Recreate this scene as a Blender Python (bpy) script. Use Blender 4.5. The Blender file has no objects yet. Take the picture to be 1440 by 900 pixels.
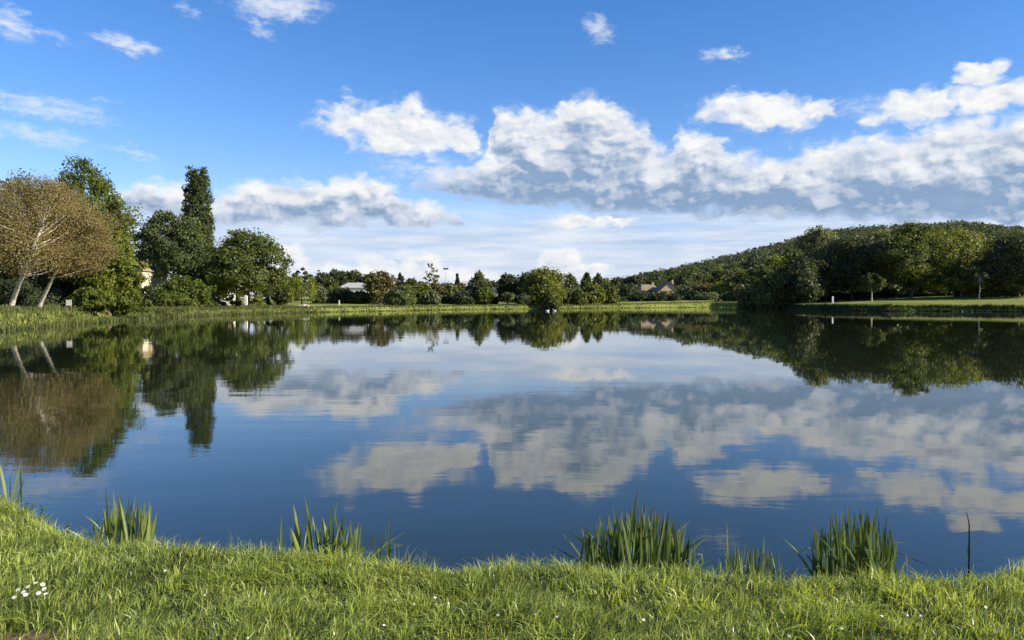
import bpy, math, random
import numpy as np
from mathutils import Vector, Matrix

random.seed(7)
SC = bpy.context.scene
COL = SC.collection

# ------------------------------------------------------------------ camera
EYE = 2.15                      # metres above the lake
F_PX = 1109.0                   # focal length in photograph pixels (1440 wide)
PITCH = math.atan(30.0 / F_PX)  # horizon lies 30 px above the middle
cam_data = bpy.data.cameras.new("camera")
cam_data.sensor_width = 36.0
cam_data.lens = 36.0 * F_PX / 1440.0
cam_data.clip_start = 0.05
cam_data.clip_end = 20000.0
cam = bpy.data.objects.new("camera", cam_data)
cam.location = (0.0, 0.0, EYE)
cam.rotation_euler = (math.pi / 2 - PITCH, 0.0, 0.0)
COL.objects.link(cam)
SC.camera = cam


def ray(x, y):
    """direction of a photograph pixel, scaled so that its Y component is 1"""
    u, v = (x - 720.0) / F_PX, (450.0 - y) / F_PX
    dy = math.cos(PITCH) + v * math.sin(PITCH)
    dz = v * math.cos(PITCH) - math.sin(PITCH)
    return u / dy, dz / dy


def at(x, y, depth):
    u, w = ray(x, y)
    return Vector((u * depth, depth, EYE + w * depth))


def on_height(x, y, z=0.0):
    u, w = ray(x, y)
    d = (z - EYE) / w
    return Vector((u * d, d, z))


def azel(x, y):
    u, w = ray(x, y)
    return math.degrees(math.atan2(u, 1.0)), math.degrees(math.atan2(w, math.hypot(u, 1.0)))


# ------------------------------------------------------------------ light and colour management
SUN_AZ, SUN_EL = 104.0, 26.0    # degrees clockwise from the view direction, and above the horizon
SC.view_settings.view_transform = 'Standard'
SC.view_settings.look = 'None'
SC.view_settings.exposure = 1.0
SC.view_settings.gamma = 1.0
SC.view_settings.use_curve_mapping = False
sun_dir = Vector((math.sin(math.radians(SUN_AZ)) * math.cos(math.radians(SUN_EL)),
                  math.cos(math.radians(SUN_AZ)) * math.cos(math.radians(SUN_EL)),
                  math.sin(math.radians(SUN_EL))))
sl = bpy.data.lights.new("sun", 'SUN')
sl.energy = 4.8
sl.angle = math.radians(0.53)
sl.color = (1.0, 0.90, 0.74)
sun = bpy.data.objects.new("sun", sl)
sun.rotation_euler = (-sun_dir).to_track_quat('-Z', 'Y').to_euler()
sun.location = sun_dir * 300
COL.objects.link(sun)
SC.cycles.max_bounces = 8
SC.cycles.transparent_max_bounces = 8
SC.cycles.caustics_reflective = False
SC.cycles.caustics_refractive = False


# ------------------------------------------------------------------ small node language
class V:
    """a node socket with arithmetic"""
    tree = None

    def __init__(self, s):
        self.s = s

    @staticmethod
    def math(op, *a, clamp=False):
        n = V.tree.nodes.new('ShaderNodeMath')
        n.operation = op
        n.use_clamp = clamp
        for i, q in enumerate(a):
            if isinstance(q, V):
                V.tree.links.new(q.s, n.inputs[i])
            else:
                n.inputs[i].default_value = float(q)
        return V(n.outputs[0])

    def __add__(self, o): return V.math('ADD', self, o)
    __radd__ = __add__
    def __sub__(self, o): return V.math('SUBTRACT', self, o)
    def __rsub__(self, o): return V.math('SUBTRACT', o, self)
    def __mul__(self, o): return V.math('MULTIPLY', self, o)
    __rmul__ = __mul__
    def __truediv__(self, o): return V.math('DIVIDE', self, o)
    def max(self, o): return V.math('MAXIMUM', self, o)
    def min(self, o): return V.math('MINIMUM', self, o)
    def abs(self): return V.math('ABSOLUTE', self)
    def pow(self, o): return V.math('POWER', self, o)
    def clamp(self): return V.math('ADD', self, 0.0, clamp=True)

    def step(self, lo, hi, a=0.0, b=1.0, smooth=True):
        n = V.tree.nodes.new('ShaderNodeMapRange')
        n.interpolation_type = 'SMOOTHSTEP' if smooth else 'LINEAR'
        n.clamp = True
        V.tree.links.new(self.s, n.inputs['Value'])
        for nm, val in (('From Min', lo), ('From Max', hi), ('To Min', a), ('To Max', b)):
            n.inputs[nm].default_value = val
        return V(n.outputs['Result'])


def put(sock, q):
    if isinstance(q, V):
        V.tree.links.new(q.s, sock)
    elif isinstance(q, bpy.types.NodeSocket):
        V.tree.links.new(q, sock)
    else:
        sock.default_value = q


def n_xyz(x, y, z=0.0):
    n = V.tree.nodes.new('ShaderNodeCombineXYZ')
    for i, q in enumerate((x, y, z)):
        put(n.inputs[i], q)
    return V(n.outputs[0])


def n_sep(v):
    n = V.tree.nodes.new('ShaderNodeSeparateXYZ')
    put(n.inputs[0], v)
    return V(n.outputs[0]), V(n.outputs[1]), V(n.outputs[2])


def n_noise(vec, scale, detail=6.0, rough=0.55, dims='3D', lac=2.0, dist=0.0, color=False):
    n = V.tree.nodes.new('ShaderNodeTexNoise')
    n.noise_dimensions = dims
    if vec is not None:
        put(n.inputs['Vector'], vec)
    n.inputs['Scale'].default_value = scale
    n.inputs['Detail'].default_value = detail
    n.inputs['Roughness'].default_value = rough
    n.inputs['Lacunarity'].default_value = lac
    n.inputs['Distortion'].default_value = dist
    return V(n.outputs['Color' if color else 'Fac'])


def n_mix(fac, a, b, kind='MIX'):
    n = V.tree.nodes.new('ShaderNodeMix')
    n.data_type = 'RGBA'
    n.blend_type = kind
    put(n.inputs[0], fac)
    for s, q in ((n.inputs[6], a), (n.inputs[7], b)):
        if isinstance(q, tuple):
            s.default_value = (*q[:3], 1.0)
        else:
            put(s, q)
    return V(n.outputs[2])


def n_vec(op, a, b):
    n = V.tree.nodes.new('ShaderNodeVectorMath')
    n.operation = op
    put(n.inputs[0], a)
    if op == 'SCALE':
        put(n.inputs['Scale'], b)
    else:
        put(n.inputs[1], b)
    return V(n.outputs[0])


# ------------------------------------------------------------------ sky with its clouds (world)
def build_world():
    world = bpy.data.worlds.new("World")
    SC.world = world
    world.use_nodes = True
    nt = world.node_tree
    nt.nodes.clear()

    def blob(vec, x, y, rx, ry, rot=0.0):
        """0..1 bump at a place of the sky; photograph pixels are turned to degrees of azimuth / elevation"""
        a, e = azel(x, y)
        m = V.tree.nodes.new('ShaderNodeMapping')
        m.vector_type = 'TEXTURE'
        put(m.inputs['Vector'], vec)
        m.inputs['Location'].default_value = (a, e, 0)
        m.inputs['Rotation'].default_value = (0, 0, math.radians(rot))
        k = math.degrees(1.0 / F_PX)
        m.inputs['Scale'].default_value = (rx * k, ry * k, 1)
        g = V.tree.nodes.new('ShaderNodeTexGradient')
        g.gradient_type = 'SPHERICAL'
        V.tree.links.new(m.outputs[0], g.inputs[0])
        return V(g.outputs['Fac'])

    def curve(val, pts, lo=-50.0, hi=50.0, top=30.0):
        """elevation (degrees) as a smooth function of azimuth, through places given in photograph pixels"""
        n = V.tree.nodes.new('ShaderNodeFloatCurve')
        cm = n.mapping
        cm.use_clip = True
        cm.extend = 'HORIZONTAL'
        c0 = cm.curves[0]
        ps = []
        for (x, y) in pts:
            a_, e_ = azel(x, y)
            ps.append(((a_ - lo) / (hi - lo), e_ / top))
        c0.points[0].location = ps[0]
        c0.points[1].location = ps[-1]
        for q_ in ps[1:-1]:
            c0.points.new(*q_)
        for q_ in c0.points:
            q_.handle_type = 'AUTO_CLAMPED'
        cm.update()
        put(n.inputs['Value'], val)
        return V(n.outputs[0]) * top

    TOP1 = [(440, 340), (540, 300), (575, 262), (600, 236), (640, 226), (680, 214), (692, 172), (702, 140), (735, 140), (765, 152), (785, 140), (795, 125), (845, 128), (872, 148), (908, 164),
            (922, 190), (948, 196), (966, 172), (1008, 178), (1026, 200), (1060, 206), (1100, 198), (1140, 192), (1180, 188), (1240, 176), (1300, 164),
            (1350, 156), (1400, 150), (1440, 140), (1530, 165), (1640, 150), (1800, 190), (1960, 210)]
    BOT1 = [(440, 240), (540, 264), (600, 272), (650, 284), (720, 292), (800, 298), (900, 305), (1000, 309), (1100, 312), (1200, 314), (1300, 315), (1440, 316), (1640, 312), (1960, 310)]
    TOP2 = [(-450, 240), (-200, 262), (0, 262), (100, 268), (155, 268), (175, 256), (215, 256), (250, 264), (300, 268), (340, 258), (362, 250), (400, 247), (430, 256), (455, 258), (482, 250),
            (522, 249), (550, 262), (566, 276), (600, 284), (635, 300), (680, 325), (800, 370)]
    BOT2 = [(-450, 300), (0, 298), (160, 302), (300, 314), (450, 318), (550, 318), (620, 316), (700, 300), (800, 270)]
    PUFFS = [  # x, y, rx, ry, rot, weight: single clouds
        (570, 184, 122, 34, -6, 1.1), (645, 196, 44, 22, -12, 1.0), (578, 158, 40, 22, -18, .9), (490, 175, 40, 14, 0, .8),
        (1068, 156, 88, 25, -6, 1.1), (1145, 153, 46, 13, 0, .85), (1290, 150, 62, 21, 8, 1.1),
        (1415, 132, 80, 22, 0, 1.05), (1370, 103, 36, 12, 4, 1.0), (1425, 303, 46, 14, 8, 1.1),
        (815, 311, 62, 12, 0, .9), (870, 307, 36, 10, 0, .8),
        (515, 383, 66, 24, 0, .95), (592, 378, 46, 26, -6, 1.0), (785, 374, 48, 24, -14, 1.05), (835, 381, 32, 12, 0, .85),
        (408, 365, 32, 20, -20, 1.0), (650, 390, 60, 14, 0, .75),
    ]
    WISPS = [
        (18, 34, 28, 18, -40, .9), (50, 47, 56, 8, -6, .6), (178, 61, 44, 10, -8, 1.05), (392, 8, 70, 20, 4, 1.15), (366, 40, 22, 11, -20, .75),
        (268, 15, 22, 8, -25, .55), (840, 40, 28, 13, -22, .9), (1020, 79, 38, 10, -2, 1.0), (60, 150, 100, 13, -6, .75), (45, 190, 76, 14, -6, .72),
        (192, 218, 40, 9, -22, .6), (488, 141, 16, 13, 0, .7), (447, 172, 26, 9, 0, .8), (140, 142, 26, 9, 0, .5),
        (600, 238, 96, 16, -4, .7), (1215, 148, 44, 16, 0, .6),
    ]
    V.tree = nt
    tc = nt.nodes.new('ShaderNodeTexCoord')
    dx, dy, dz = n_sep(V(tc.outputs['Generated']))
    az = V.math('ARCTAN2', dx, dy) * (180 / math.pi)
    el = V.math('ARCSINE', dz) * (180 / math.pi)
    # ragged edges: the coordinates are bent before the shapes are read
    wr, wg, _ = n_sep(n_noise(n_xyz(az, el * 1.7), 0.45, 3.0, 0.6, '2D', color=True))
    wx, wy = wr - 0.5, wg - 0.5
    qx, qy = az + wx * 2.6, el + wy * 1.6
    q = n_xyz(qx, qy)
    tot = None
    for (x, y, rx, ry, rot, w) in PUFFS:
        b = blob(q, x, y, rx * 1.2, ry * 1.35, rot) * w
        tot = b if tot is None else V.math('SMOOTH_MAX', tot, b, 0.1)
    ca = qx * 0.01 + 0.5
    t1, b1, t2, b2 = curve(ca, TOP1), curve(ca, BOT1), curve(ca, TOP2), curve(ca, BOT2)
    in_az = az.abs().step(38.0, 46.0, 1.0, 0.0)
    m1 = ((t1 - qy) * 0.36 + 0.1).min((qy - b1) * 0.8 + 0.2) * in_az
    m2 = ((t2 - qy) * 0.55 + 0.30).min((qy - b2) * 0.8 + 0.35) * in_az
    h1 = (el - b1) / (t1 - b1).max(0.4)
    h2 = (el - b2) / (t2 - b2).max(0.4)
    # the rest of the sky, out of the picture: the same kind of cloud from plain noise
    rest_n = n_noise(n_xyz(az, el * 2.2), 0.075, 2.0, 0.5, '2D')
    rest = rest_n.step(0.46, 0.66) * el.step(3.0, 6.0) * el.step(13.0, 34.0, 1.0, 0.15) * (1.0 - in_az).max(el.step(24.0, 30.0))
    banks = m1.max(m2).max(rest).min(1.0)
    tot = V.math('SMOOTH_MAX', tot, banks, 0.1)
    # billows
    pz = n_xyz(az + wx * 0.8, el * 1.55 + wy * 0.8)
    bil = n_noise(pz, 0.36, 8.0, 0.55, '2D')
    bil_s = n_noise(n_vec('ADD', pz, (0.5, 0.8, 0.0)), 0.36, 2.5, 0.5, '2D')
    vor = V.tree.nodes.new('ShaderNodeTexVoronoi')
    vor.voronoi_dimensions = '2D'
    vor.feature = 'SMOOTH_F1'
    put(vor.inputs['Vector'], n_xyz(az + wx * 1.8, el * 1.6 + wy * 1.8))
    vor.inputs['Scale'].default_value = 0.62
    vor.inputs['Detail'].default_value = 1.5
    vor.inputs['Roughness'].default_value = 0.55
    vor.inputs['Lacunarity'].default_value = 2.3
    vor.inputs['Smoothness'].default_value = 0.5
    puff = 0.5 - V(vor.outputs['Distance'])
    form = (bil - 0.5) * 0.95 + puff * 0.42
    d0 = tot + form * 0.75 * tot.step(0.0, 0.3) - 0.02
    in_bank = banks.step(0.0, 0.25)
    hh = h1 * m1.step(-0.3, 0.1) + h2 * (1.0 - m1.step(-0.3, 0.1))
    bil_l = n_noise(pz, 0.36, 2.5, 0.5, '2D')
    low = hh + (bil_l - 0.5) * 0.6 + (bil - 0.5) * 0.25 + puff * 0.12 + (wg - 0.5) * 0.45
    base = low.step(0.02, 0.86, 1.0, 0.0, smooth=False) * in_bank * in_az * m1.step(-0.3, 0.1, 0.72, 1.0) + (1.0 - in_az) * el.step(5.0, 9.0, 0.8, 0.0)
    fin_a = n_noise(pz, 0.85, 3.0, 0.55, '2D')
    fin_b = n_noise(n_vec('ADD', pz, (0.22, 0.36, 0.0)), 0.85, 3.0, 0.55, '2D')
    relief = (bil_s - bil_l) * 1.5 + (fin_b - fin_a) * 1.1 - puff * 0.28 + 0.20
    thick = d0.step(0.12, 0.9)
    shade = (base * 0.95 + relief.max(0.0) * 0.8 * thick).clamp()
    a_c = d0.step(0.04, 0.58)

    # ---- thin layers near the horizon
    st1 = n_noise(n_xyz(az * 0.55, el * 5.0), 0.26, 6.0, 0.6, '2D', dist=0.4)
    st2 = n_noise(n_xyz(az * 0.3, el * 3.0), 0.55, 4.0, 0.55, '2D')
    band = el.step(-2.0, 0.5) * el.step(4.6, 7.4, 1.0, 0.0)
    a_s = (band * (0.80 + (st1 - 0.45) * 1.6)).clamp() * 0.97
    # ---- wisps
    wq = n_noise(n_xyz(az, el * 1.8), 0.6, 4.0, 0.6, '2D', color=True)
    w1, w2, _ = n_sep(wq)
    Pw = n_xyz(az + (w1 - 0.5) * 2.6, el + (w2 - 0.5) * 1.7)
    wt = None
    for (x, y, rx, ry, rot, w) in WISPS:
        b = blob(Pw, x, y, rx * 1.2, ry * 1.35, rot) * w
        wt = b if wt is None else wt.max(b)
    wtex = n_noise(n_xyz(az, el * 2.4), 1.1, 7.0, 0.62, '2D')
    a_w = (wt * 1.25 + (wtex - 0.5) * 1.3 * wt.step(0.0, 0.4)).step(0.05, 1.45) * 0.80

    sky = nt.nodes.new('ShaderNodeTexSky')
    sky.sky_type = 'NISHITA'
    sky.sun_disc = False
    sky.sun_elevation = math.radians(SUN_EL)
    sky.sun_rotation = math.radians(SUN_AZ)
    sky.altitude = 0.0
    sky.air_density = SKY_AIR
    sky.dust_density = SKY_DUST
    sky.ozone_density = SKY_OZONE

    K = 0.5 / SKY_STRENGTH
    def c(r, g, b): return (r * K, g * K, b * K)
    strat = n_mix((st2 * 1.9 - 0.45 + (st1 - 0.5) * 1.2).clamp(), c(0.46, 0.59, 0.83), c(0.80, 0.86, 0.95))
    hs = nt.nodes.new('ShaderNodeHueSaturation')
    hs.inputs['Saturation'].default_value = 1.25
    nt.links.new(sky.outputs[0], hs.inputs['Color'])
    tint = n_mix(1.0, V(hs.outputs[0]), (1.2, 0.97, 1.08), 'MULTIPLY')
    col = n_mix(a_s, tint, strat)
    col = n_mix(a_w, col, c(0.86, 0.90, 0.96))
    white = c(0.95, 0.96, 0.96)
    grey = n_mix(thick, c(0.44, 0.56, 0.77), c(0.26, 0.385, 0.58))
    mid = c(0.68, 0.74, 0.84)
    cl = n_mix(shade.step(0.0, 0.45, smooth=False), white, mid)
    cl = n_mix(shade.step(0.4, 1.0, smooth=False), cl, grey)
    col = n_mix(a_c, col, cl)
    bg = nt.nodes.new('ShaderNodeBackground')
    bg.inputs['Strength'].default_value = SKY_STRENGTH
    put(bg.inputs['Color'], col)
    ow = nt.nodes.new('ShaderNodeOutputWorld')
    nt.links.new(bg.outputs[0], ow.inputs[0])
    world.cycles.sampling_method = 'MANUAL'
    world.cycles.sample_map_resolution = 512


SKY_STRENGTH, SKY_AIR, SKY_DUST, SKY_OZONE = 0.086, 1.0, 0.0, 4.0
build_world()


# ------------------------------------------------------------------ helpers
def link(o, parent=None):
    COL.objects.link(o)
    if parent is not None:
        o.parent = parent
    return o


def tag(o, label=None, cat=None, group=None, kind=None):
    for k, q in (('label', label), ('category', cat), ('group', group), ('kind', kind)):
        if q:
            o[k] = q
    return o


def empty(name, loc, label, cat, group=None, rz=0.0, scale=None):
    o = bpy.data.objects.new(name, None)
    o.empty_display_size = 0.2
    o.location = loc
    o.rotation_euler = (0, 0, rz)
    if scale is not None:
        o.scale = scale
    link(o)
    return tag(o, label, cat, group)


def mesh_np(name, verts, faces, rnd=None, smooth=False):
    """mesh from arrays: faces is (n, 3) or (n, 4)"""
    verts = np.asarray(verts, dtype=np.float32)
    faces = np.asarray(faces, dtype=np.int32)
    k = faces.shape[1]
    me = bpy.data.meshes.new(name)
    me.vertices.add(len(verts))
    me.vertices.foreach_set('co', verts.ravel())
    me.loops.add(len(faces) * k)
    me.loops.foreach_set('vertex_index', faces.ravel())
    me.polygons.add(len(faces))
    me.polygons.foreach_set('loop_start', np.arange(len(faces), dtype=np.int32) * k)
    if smooth:
        me.polygons.foreach_set('use_smooth', np.ones(len(faces), dtype=bool))
    if rnd is not None:
        at_ = me.attributes.new('rnd', 'FLOAT', 'FACE')
        at_.data.foreach_set('value', np.asarray(rnd, dtype=np.float32))
    me.update(calc_edges=True)
    return me


def obj(name, me, material, parent=None):
    if material is not None:
        me.materials.clear()
        me.materials.append(material)
    return link(bpy.data.objects.new(name, me), parent)


class MB:
    """collects simple solids into one mesh"""
    def __init__(self):
        self.v, self.f = [], []

    def add(self, vs, fs):
        b = len(self.v)
        self.v += [tuple(p) for p in vs]
        self.f += [tuple(b + i for i in q) for q in fs]
        return self

    def box(self, x0, x1, y0, y1, z0, z1):
        return self.add([(x0, y0, z0), (x1, y0, z0), (x1, y1, z0), (x0, y1, z0), (x0, y0, z1), (x1, y0, z1), (x1, y1, z1), (x0, y1, z1)],
                        [(0, 3, 2, 1), (4, 5, 6, 7), (0, 1, 5, 4), (1, 2, 6, 5), (2, 3, 7, 6), (3, 0, 4, 7)])

    def prism(self, poly, y0, y1):
        """polygon in x-z, extruded along y"""
        n = len(poly)
        vs = [(x, y0, z) for x, z in poly] + [(x, y1, z) for x, z in poly]
        fs = [tuple(range(n)), tuple(range(2 * n - 1, n - 1, -1))]
        fs += [(i, i + n, (i + 1) % n + n, (i + 1) % n) for i in range(n)]
        return self.add(vs, fs)

    def tube(self, pts, radii, seg=7, cap=True):
        pts = [Vector(p) for p in pts]
        vs, fs = [], []
        for i, p in enumerate(pts):
            t = (pts[min(i + 1, len(pts) - 1)] - pts[max(i - 1, 0)]).normalized()
            a = t.cross(Vector((0.31, 0.95, 0.07)))
            a = a.normalized() if a.length > 1e-4 else Vector((1, 0, 0))
            b = t.cross(a)
            for k in range(seg):
                w = 2 * math.pi * k / seg
                vs.append(p + (a * math.cos(w) + b * math.sin(w)) * radii[i])
        for i in range(len(pts) - 1):
            for k in range(seg):
                k2 = (k + 1) % seg
                fs.append((i * seg + k, i * seg + k2, (i + 1) * seg + k2, (i + 1) * seg + k))
        if cap:
            fs.append(tuple(range(seg)))
            fs.append(tuple((len(pts) - 1) * seg + k for k in range(seg - 1, -1, -1)))
        return self.add(vs, fs)

    def ball(self, c, r, nu=10, nv=6):
        """ellipsoid; r is a number or (rx, ry, rz)"""
        r = (r, r, r) if isinstance(r, (int, float)) else r
        vs, fs = [], []
        for j in range(1, nv):
            th = math.pi * j / nv
            for i in range(nu):
                ph = 2 * math.pi * i / nu
                vs.append((c[0] + r[0] * math.sin(th) * math.cos(ph), c[1] + r[1] * math.sin(th) * math.sin(ph), c[2] + r[2] * math.cos(th)))
        for j in range(nv - 2):
            for i in range(nu):
                i2 = (i + 1) % nu
                fs.append((j * nu + i, (j + 1) * nu + i, (j + 1) * nu + i2, j * nu + i2))
        top, bot = len(vs), len(vs) + 1
        vs += [(c[0], c[1], c[2] + r[2]), (c[0], c[1], c[2] - r[2])]
        for i in range(nu):
            i2 = (i + 1) % nu
            fs.append((top, i, i2))
            fs.append((bot, (nv - 2) * nu + i2, (nv - 2) * nu + i))
        return self.add(vs, fs)

    def mesh(self, name, smooth=False):
        me = bpy.data.meshes.new(name)
        me.from_pydata(self.v, [], self.f)
        if smooth:
            me.polygons.foreach_set('use_smooth', [True] * len(me.polygons))
        me.update()
        return me

    def build(self, name, material, parent=None, smooth=False):
        return obj(name, self.mesh(name, smooth), material, parent)


# ------------------------------------------------------------------ materials
MAT = {}


def material(name, fn):
    m = bpy.data.materials.new(name)
    m.use_nodes = True
    m.node_tree.nodes.clear()
    V.tree = m.node_tree
    out = m.node_tree.nodes.new('ShaderNodeOutputMaterial')
    put(out.inputs['Surface'], fn())
    MAT[name] = m
    return m


def principled(color, rough=0.7, spec=0.3, normal=None, ior=None):
    n = V.tree.nodes.new('ShaderNodeBsdfPrincipled')
    if isinstance(color, tuple):
        n.inputs['Base Color'].default_value = (*color[:3], 1)
    else:
        put(n.inputs['Base Color'], color)
    put(n.inputs['Roughness'], rough)
    n.inputs['Specular IOR Level'].default_value = spec
    if ior:
        n.inputs['IOR'].default_value = ior
    if normal is not None:
        put(n.inputs['Normal'], normal)
    return n.outputs[0]


def n_attr(name):
    n = V.tree.nodes.new('ShaderNodeAttribute')
    n.attribute_name = name
    return V(n.outputs['Fac'])


def n_pos():
    return V(V.tree.nodes.new('ShaderNodeNewGeometry').outputs['Position'])


def n_obj():
    return V(V.tree.nodes.new('ShaderNodeTexCoord').outputs['Object'])


def n_bump(h, strength, dist):
    n = V.tree.nodes.new('ShaderNodeBump')
    put(n.inputs['Height'], h)
    n.inputs['Strength'].default_value = strength
    n.inputs['Distance'].default_value = dist
    return V(n.outputs[0])


def plain(name, color, rough=0.7, var=0.15, scale=4.0, spec=0.3):
    def fn():
        f = n_noise(n_obj(), scale, 5.0, 0.6)
        c = n_mix(f.step(0.3, 0.7), tuple(q * (1 - var) for q in color), tuple(min(1, q * (1 + var)) for q in color))
        return principled(c, rough, spec)
    return material(name, fn)


def foliage(name, dark, light, transl=0.38, scale=0.5, rough=0.5, tcol=None, spec=0.25):
    """leaf colours: each leaf has its own tone, boughs differ a little; thin leaves let light through"""
    def fn():
        r = n_attr('rnd')
        bough = n_noise(n_pos(), scale, 2.0, 0.5)
        c = n_mix((r * 0.75 + (bough - 0.5) * 0.9 + 0.12).clamp(), dark, light)
        p = principled(c, rough, spec)
        t = V.tree.nodes.new('ShaderNodeBsdfTranslucent')
        tc = n_mix(1.0, c, tcol or (1.5, 1.45, 0.55), 'MULTIPLY')
        put(t.inputs['Color'], tc)
        mx = V.tree.nodes.new('ShaderNodeMixShader')
        mx.inputs[0].default_value = transl
        V.tree.links.new(p, mx.inputs[1])
        V.tree.links.new(t.outputs[0], mx.inputs[2])
        return mx.outputs[0]
    return material(name, fn)


foliage('leaf_brown', (0.16, 0.128, 0.046), (0.285, 0.232, 0.094), 0.3, tcol=(1.2, 1.1, 0.6))
foliage('leaf_fresh', (0.055, 0.080, 0.014), (0.15, 0.185, 0.035))
foliage('leaf_bright', (0.085, 0.115, 0.014), (0.22, 0.25, 0.04))
foliage('leaf_mid', (0.056, 0.076, 0.022), (0.155, 0.182, 0.050))
foliage('leaf_dark', (0.044, 0.061, 0.026), (0.125, 0.150, 0.056))
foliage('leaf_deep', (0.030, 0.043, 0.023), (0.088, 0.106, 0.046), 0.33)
foliage('leaf_grey', (0.060, 0.078, 0.036), (0.17, 0.19, 0.095))
foliage('leaf_pale', (0.095, 0.112, 0.052), (0.25, 0.27, 0.14))
foliage('leaf_olive', (0.080, 0.098, 0.020), (0.22, 0.235, 0.05))
foliage('leaf_rust', (0.080, 0.072, 0.024), (0.19, 0.165, 0.062), 0.3, tcol=(1.3, 1.2, 0.6))
foliage('leaf_fir', (0.012, 0.026, 0.016), (0.035, 0.058, 0.032), 0.15)
foliage('leaf_hill', (0.040, 0.058, 0.036), (0.135, 0.155, 0.075), 0.33, scale=0.03)  # slight distance haze put into the greyer leaf colour
foliage('fringe', (0.048, 0.068, 0.018), (0.165, 0.182, 0.055), 0.35, scale=0.35)


def bark(name, dark, light, marks=0.0):
    def fn():
        p = n_obj()
        x, y, z = n_sep(p)
        f = n_noise(n_xyz(x * 3.0, y * 3.0, z * 0.9), 2.2, 6.0, 0.65)
        c = n_mix(f.step(0.3, 0.7), dark, light)
        if marks:
            k = n_noise(n_xyz(x * 1.2, y * 1.2, z * 5.0), 1.3, 3.0, 0.6)
            c = n_mix(k.step(0.58, 0.68) * marks, c, (0.06, 0.055, 0.05))
        return principled(c, 0.85, 0.2, n_bump(f, 0.4, 0.03))
    return material(name, fn)


bark('bark_white', (0.36, 0.32, 0.25), (0.58, 0.54, 0.45), 0.9)
bark('bark_pale', (0.26, 0.23, 0.18), (0.46, 0.42, 0.34), 0.4)
bark('bark_brown', (0.045, 0.036, 0.026), (0.13, 0.105, 0.075))

# ------------------------------------------------------------------ the lake and its banks
def shore(px):
    return [on_height(x, y, 0.0).to_2d() for x, y in px]


# near shore: crest of the foreground bank as seen in the picture, water a hand's breadth beyond it
CREST = [(-120, 660), (-50, 676), (0, 694), (50, 716), (100, 745), (150, 764), (215, 766), (300, 768), (400, 775), (500, 781), (600, 788), (650, 796), (700, 788),
         (800, 797), (900, 801), (1000, 804), (1100, 811), (1180, 810), (1230, 800), (1260, 793), (1290, 806), (1330, 815), (1380, 810), (1440, 800), (1540, 796)]
near = []
for x, y in CREST:
    p = on_height(x, y, 0.47)
    near.append((p.x, p.y + 0.40))
near = [(-42.0, 15.0), (-24.0, 11.5), (-13.0, 10.0), (-8.5, 9.4)] + near + [(6.5, 5.6), (10.0, 6.2), (22.0, 7.5), (60.0, 10.0), (105.0, 30.0)]
FAR = [(1900, 443.5), (1640, 440.5), (1440, 438.6), (1360, 438.0), (1290, 437.6), (1250, 437.6), (1190, 437.0), (1140, 436.2), (1085, 434.2), (1045, 432.6), (1000, 432.2), (940, 432.6), (880, 433.0),
       (800, 434.0), (730, 434.6), (660, 435.2), (600, 436.2), (560, 437.2), (500, 438.0), (440, 439.4), (400, 440.2), (330, 442.2), (290, 443.6), (245, 446.0), (215, 446.0), (190, 449.0),
       (150, 451.5), (110, 455.0), (60, 459.0), (0, 464.0), (-60, 469.0), (-160, 480.0)]
LAKE = np.array(near + [tuple(p) for p in shore(FAR)] + [(-52.0, 24.0)])


def lake_distance(x, y):
    """signed distance to the shoreline: positive on land"""
    x = np.atleast_1d(np.asarray(x, float)); y = np.atleast_1d(np.asarray(y, float))
    d2 = np.full(x.shape, 1e18)
    inside = np.zeros(x.shape, bool)
    n = len(LAKE)
    for i in range(n):
        ax, ay = LAKE[i]
        bx, by = LAKE[(i + 1) % n]
        ex, ey = bx - ax, by - ay
        t = np.clip(((x - ax) * ex + (y - ay) * ey) / (ex * ex + ey * ey), 0, 1)
        d2 = np.minimum(d2, (x - ax - t * ex) ** 2 + (y - ay - t * ey) ** 2)
        c = (ay > y) != (by > y)
        with np.errstate(divide='ignore', invalid='ignore'):
            xi = ax + (y - ay) * ex / (ey if ey != 0 else 1e-12)
        inside ^= c & (x < xi)
    d = np.sqrt(d2)
    return np.where(inside, -d, d)


def sstep(v, a, b):
    t = np.clip((v - a) / (b - a), 0, 1)
    return t * t * (3 - 2 * t)


def wave(x, y, s, seed=0.0):
    """cheap smooth unevenness, about -1..1"""
    return (np.sin(x * s + 1.3 * np.sin(y * s * 0.7 + seed) + seed) + np.sin(y * s * 1.13 + 1.7 * np.sin(x * s * 0.6 - seed) + 2.1 * seed)
            + 0.6 * np.sin((x + y) * s * 2.1 + seed * 3.3) * np.sin((x - y) * s * 1.7 + seed)) / 2.6


RIDGE_U = np.array([(x - 720) / F_PX for x in (840, 870, 900, 950, 1000, 1060, 1100, 1160, 1200, 1300, 1350, 1440, 1600, 1900, 2600)])
RIDGE_Z = np.array([EYE + (420 - y) / F_PX * 620 for y in (420, 416, 410, 397, 384, 368, 358, 344, 337, 332, 329, 338, 348, 384, 414)])


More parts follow.
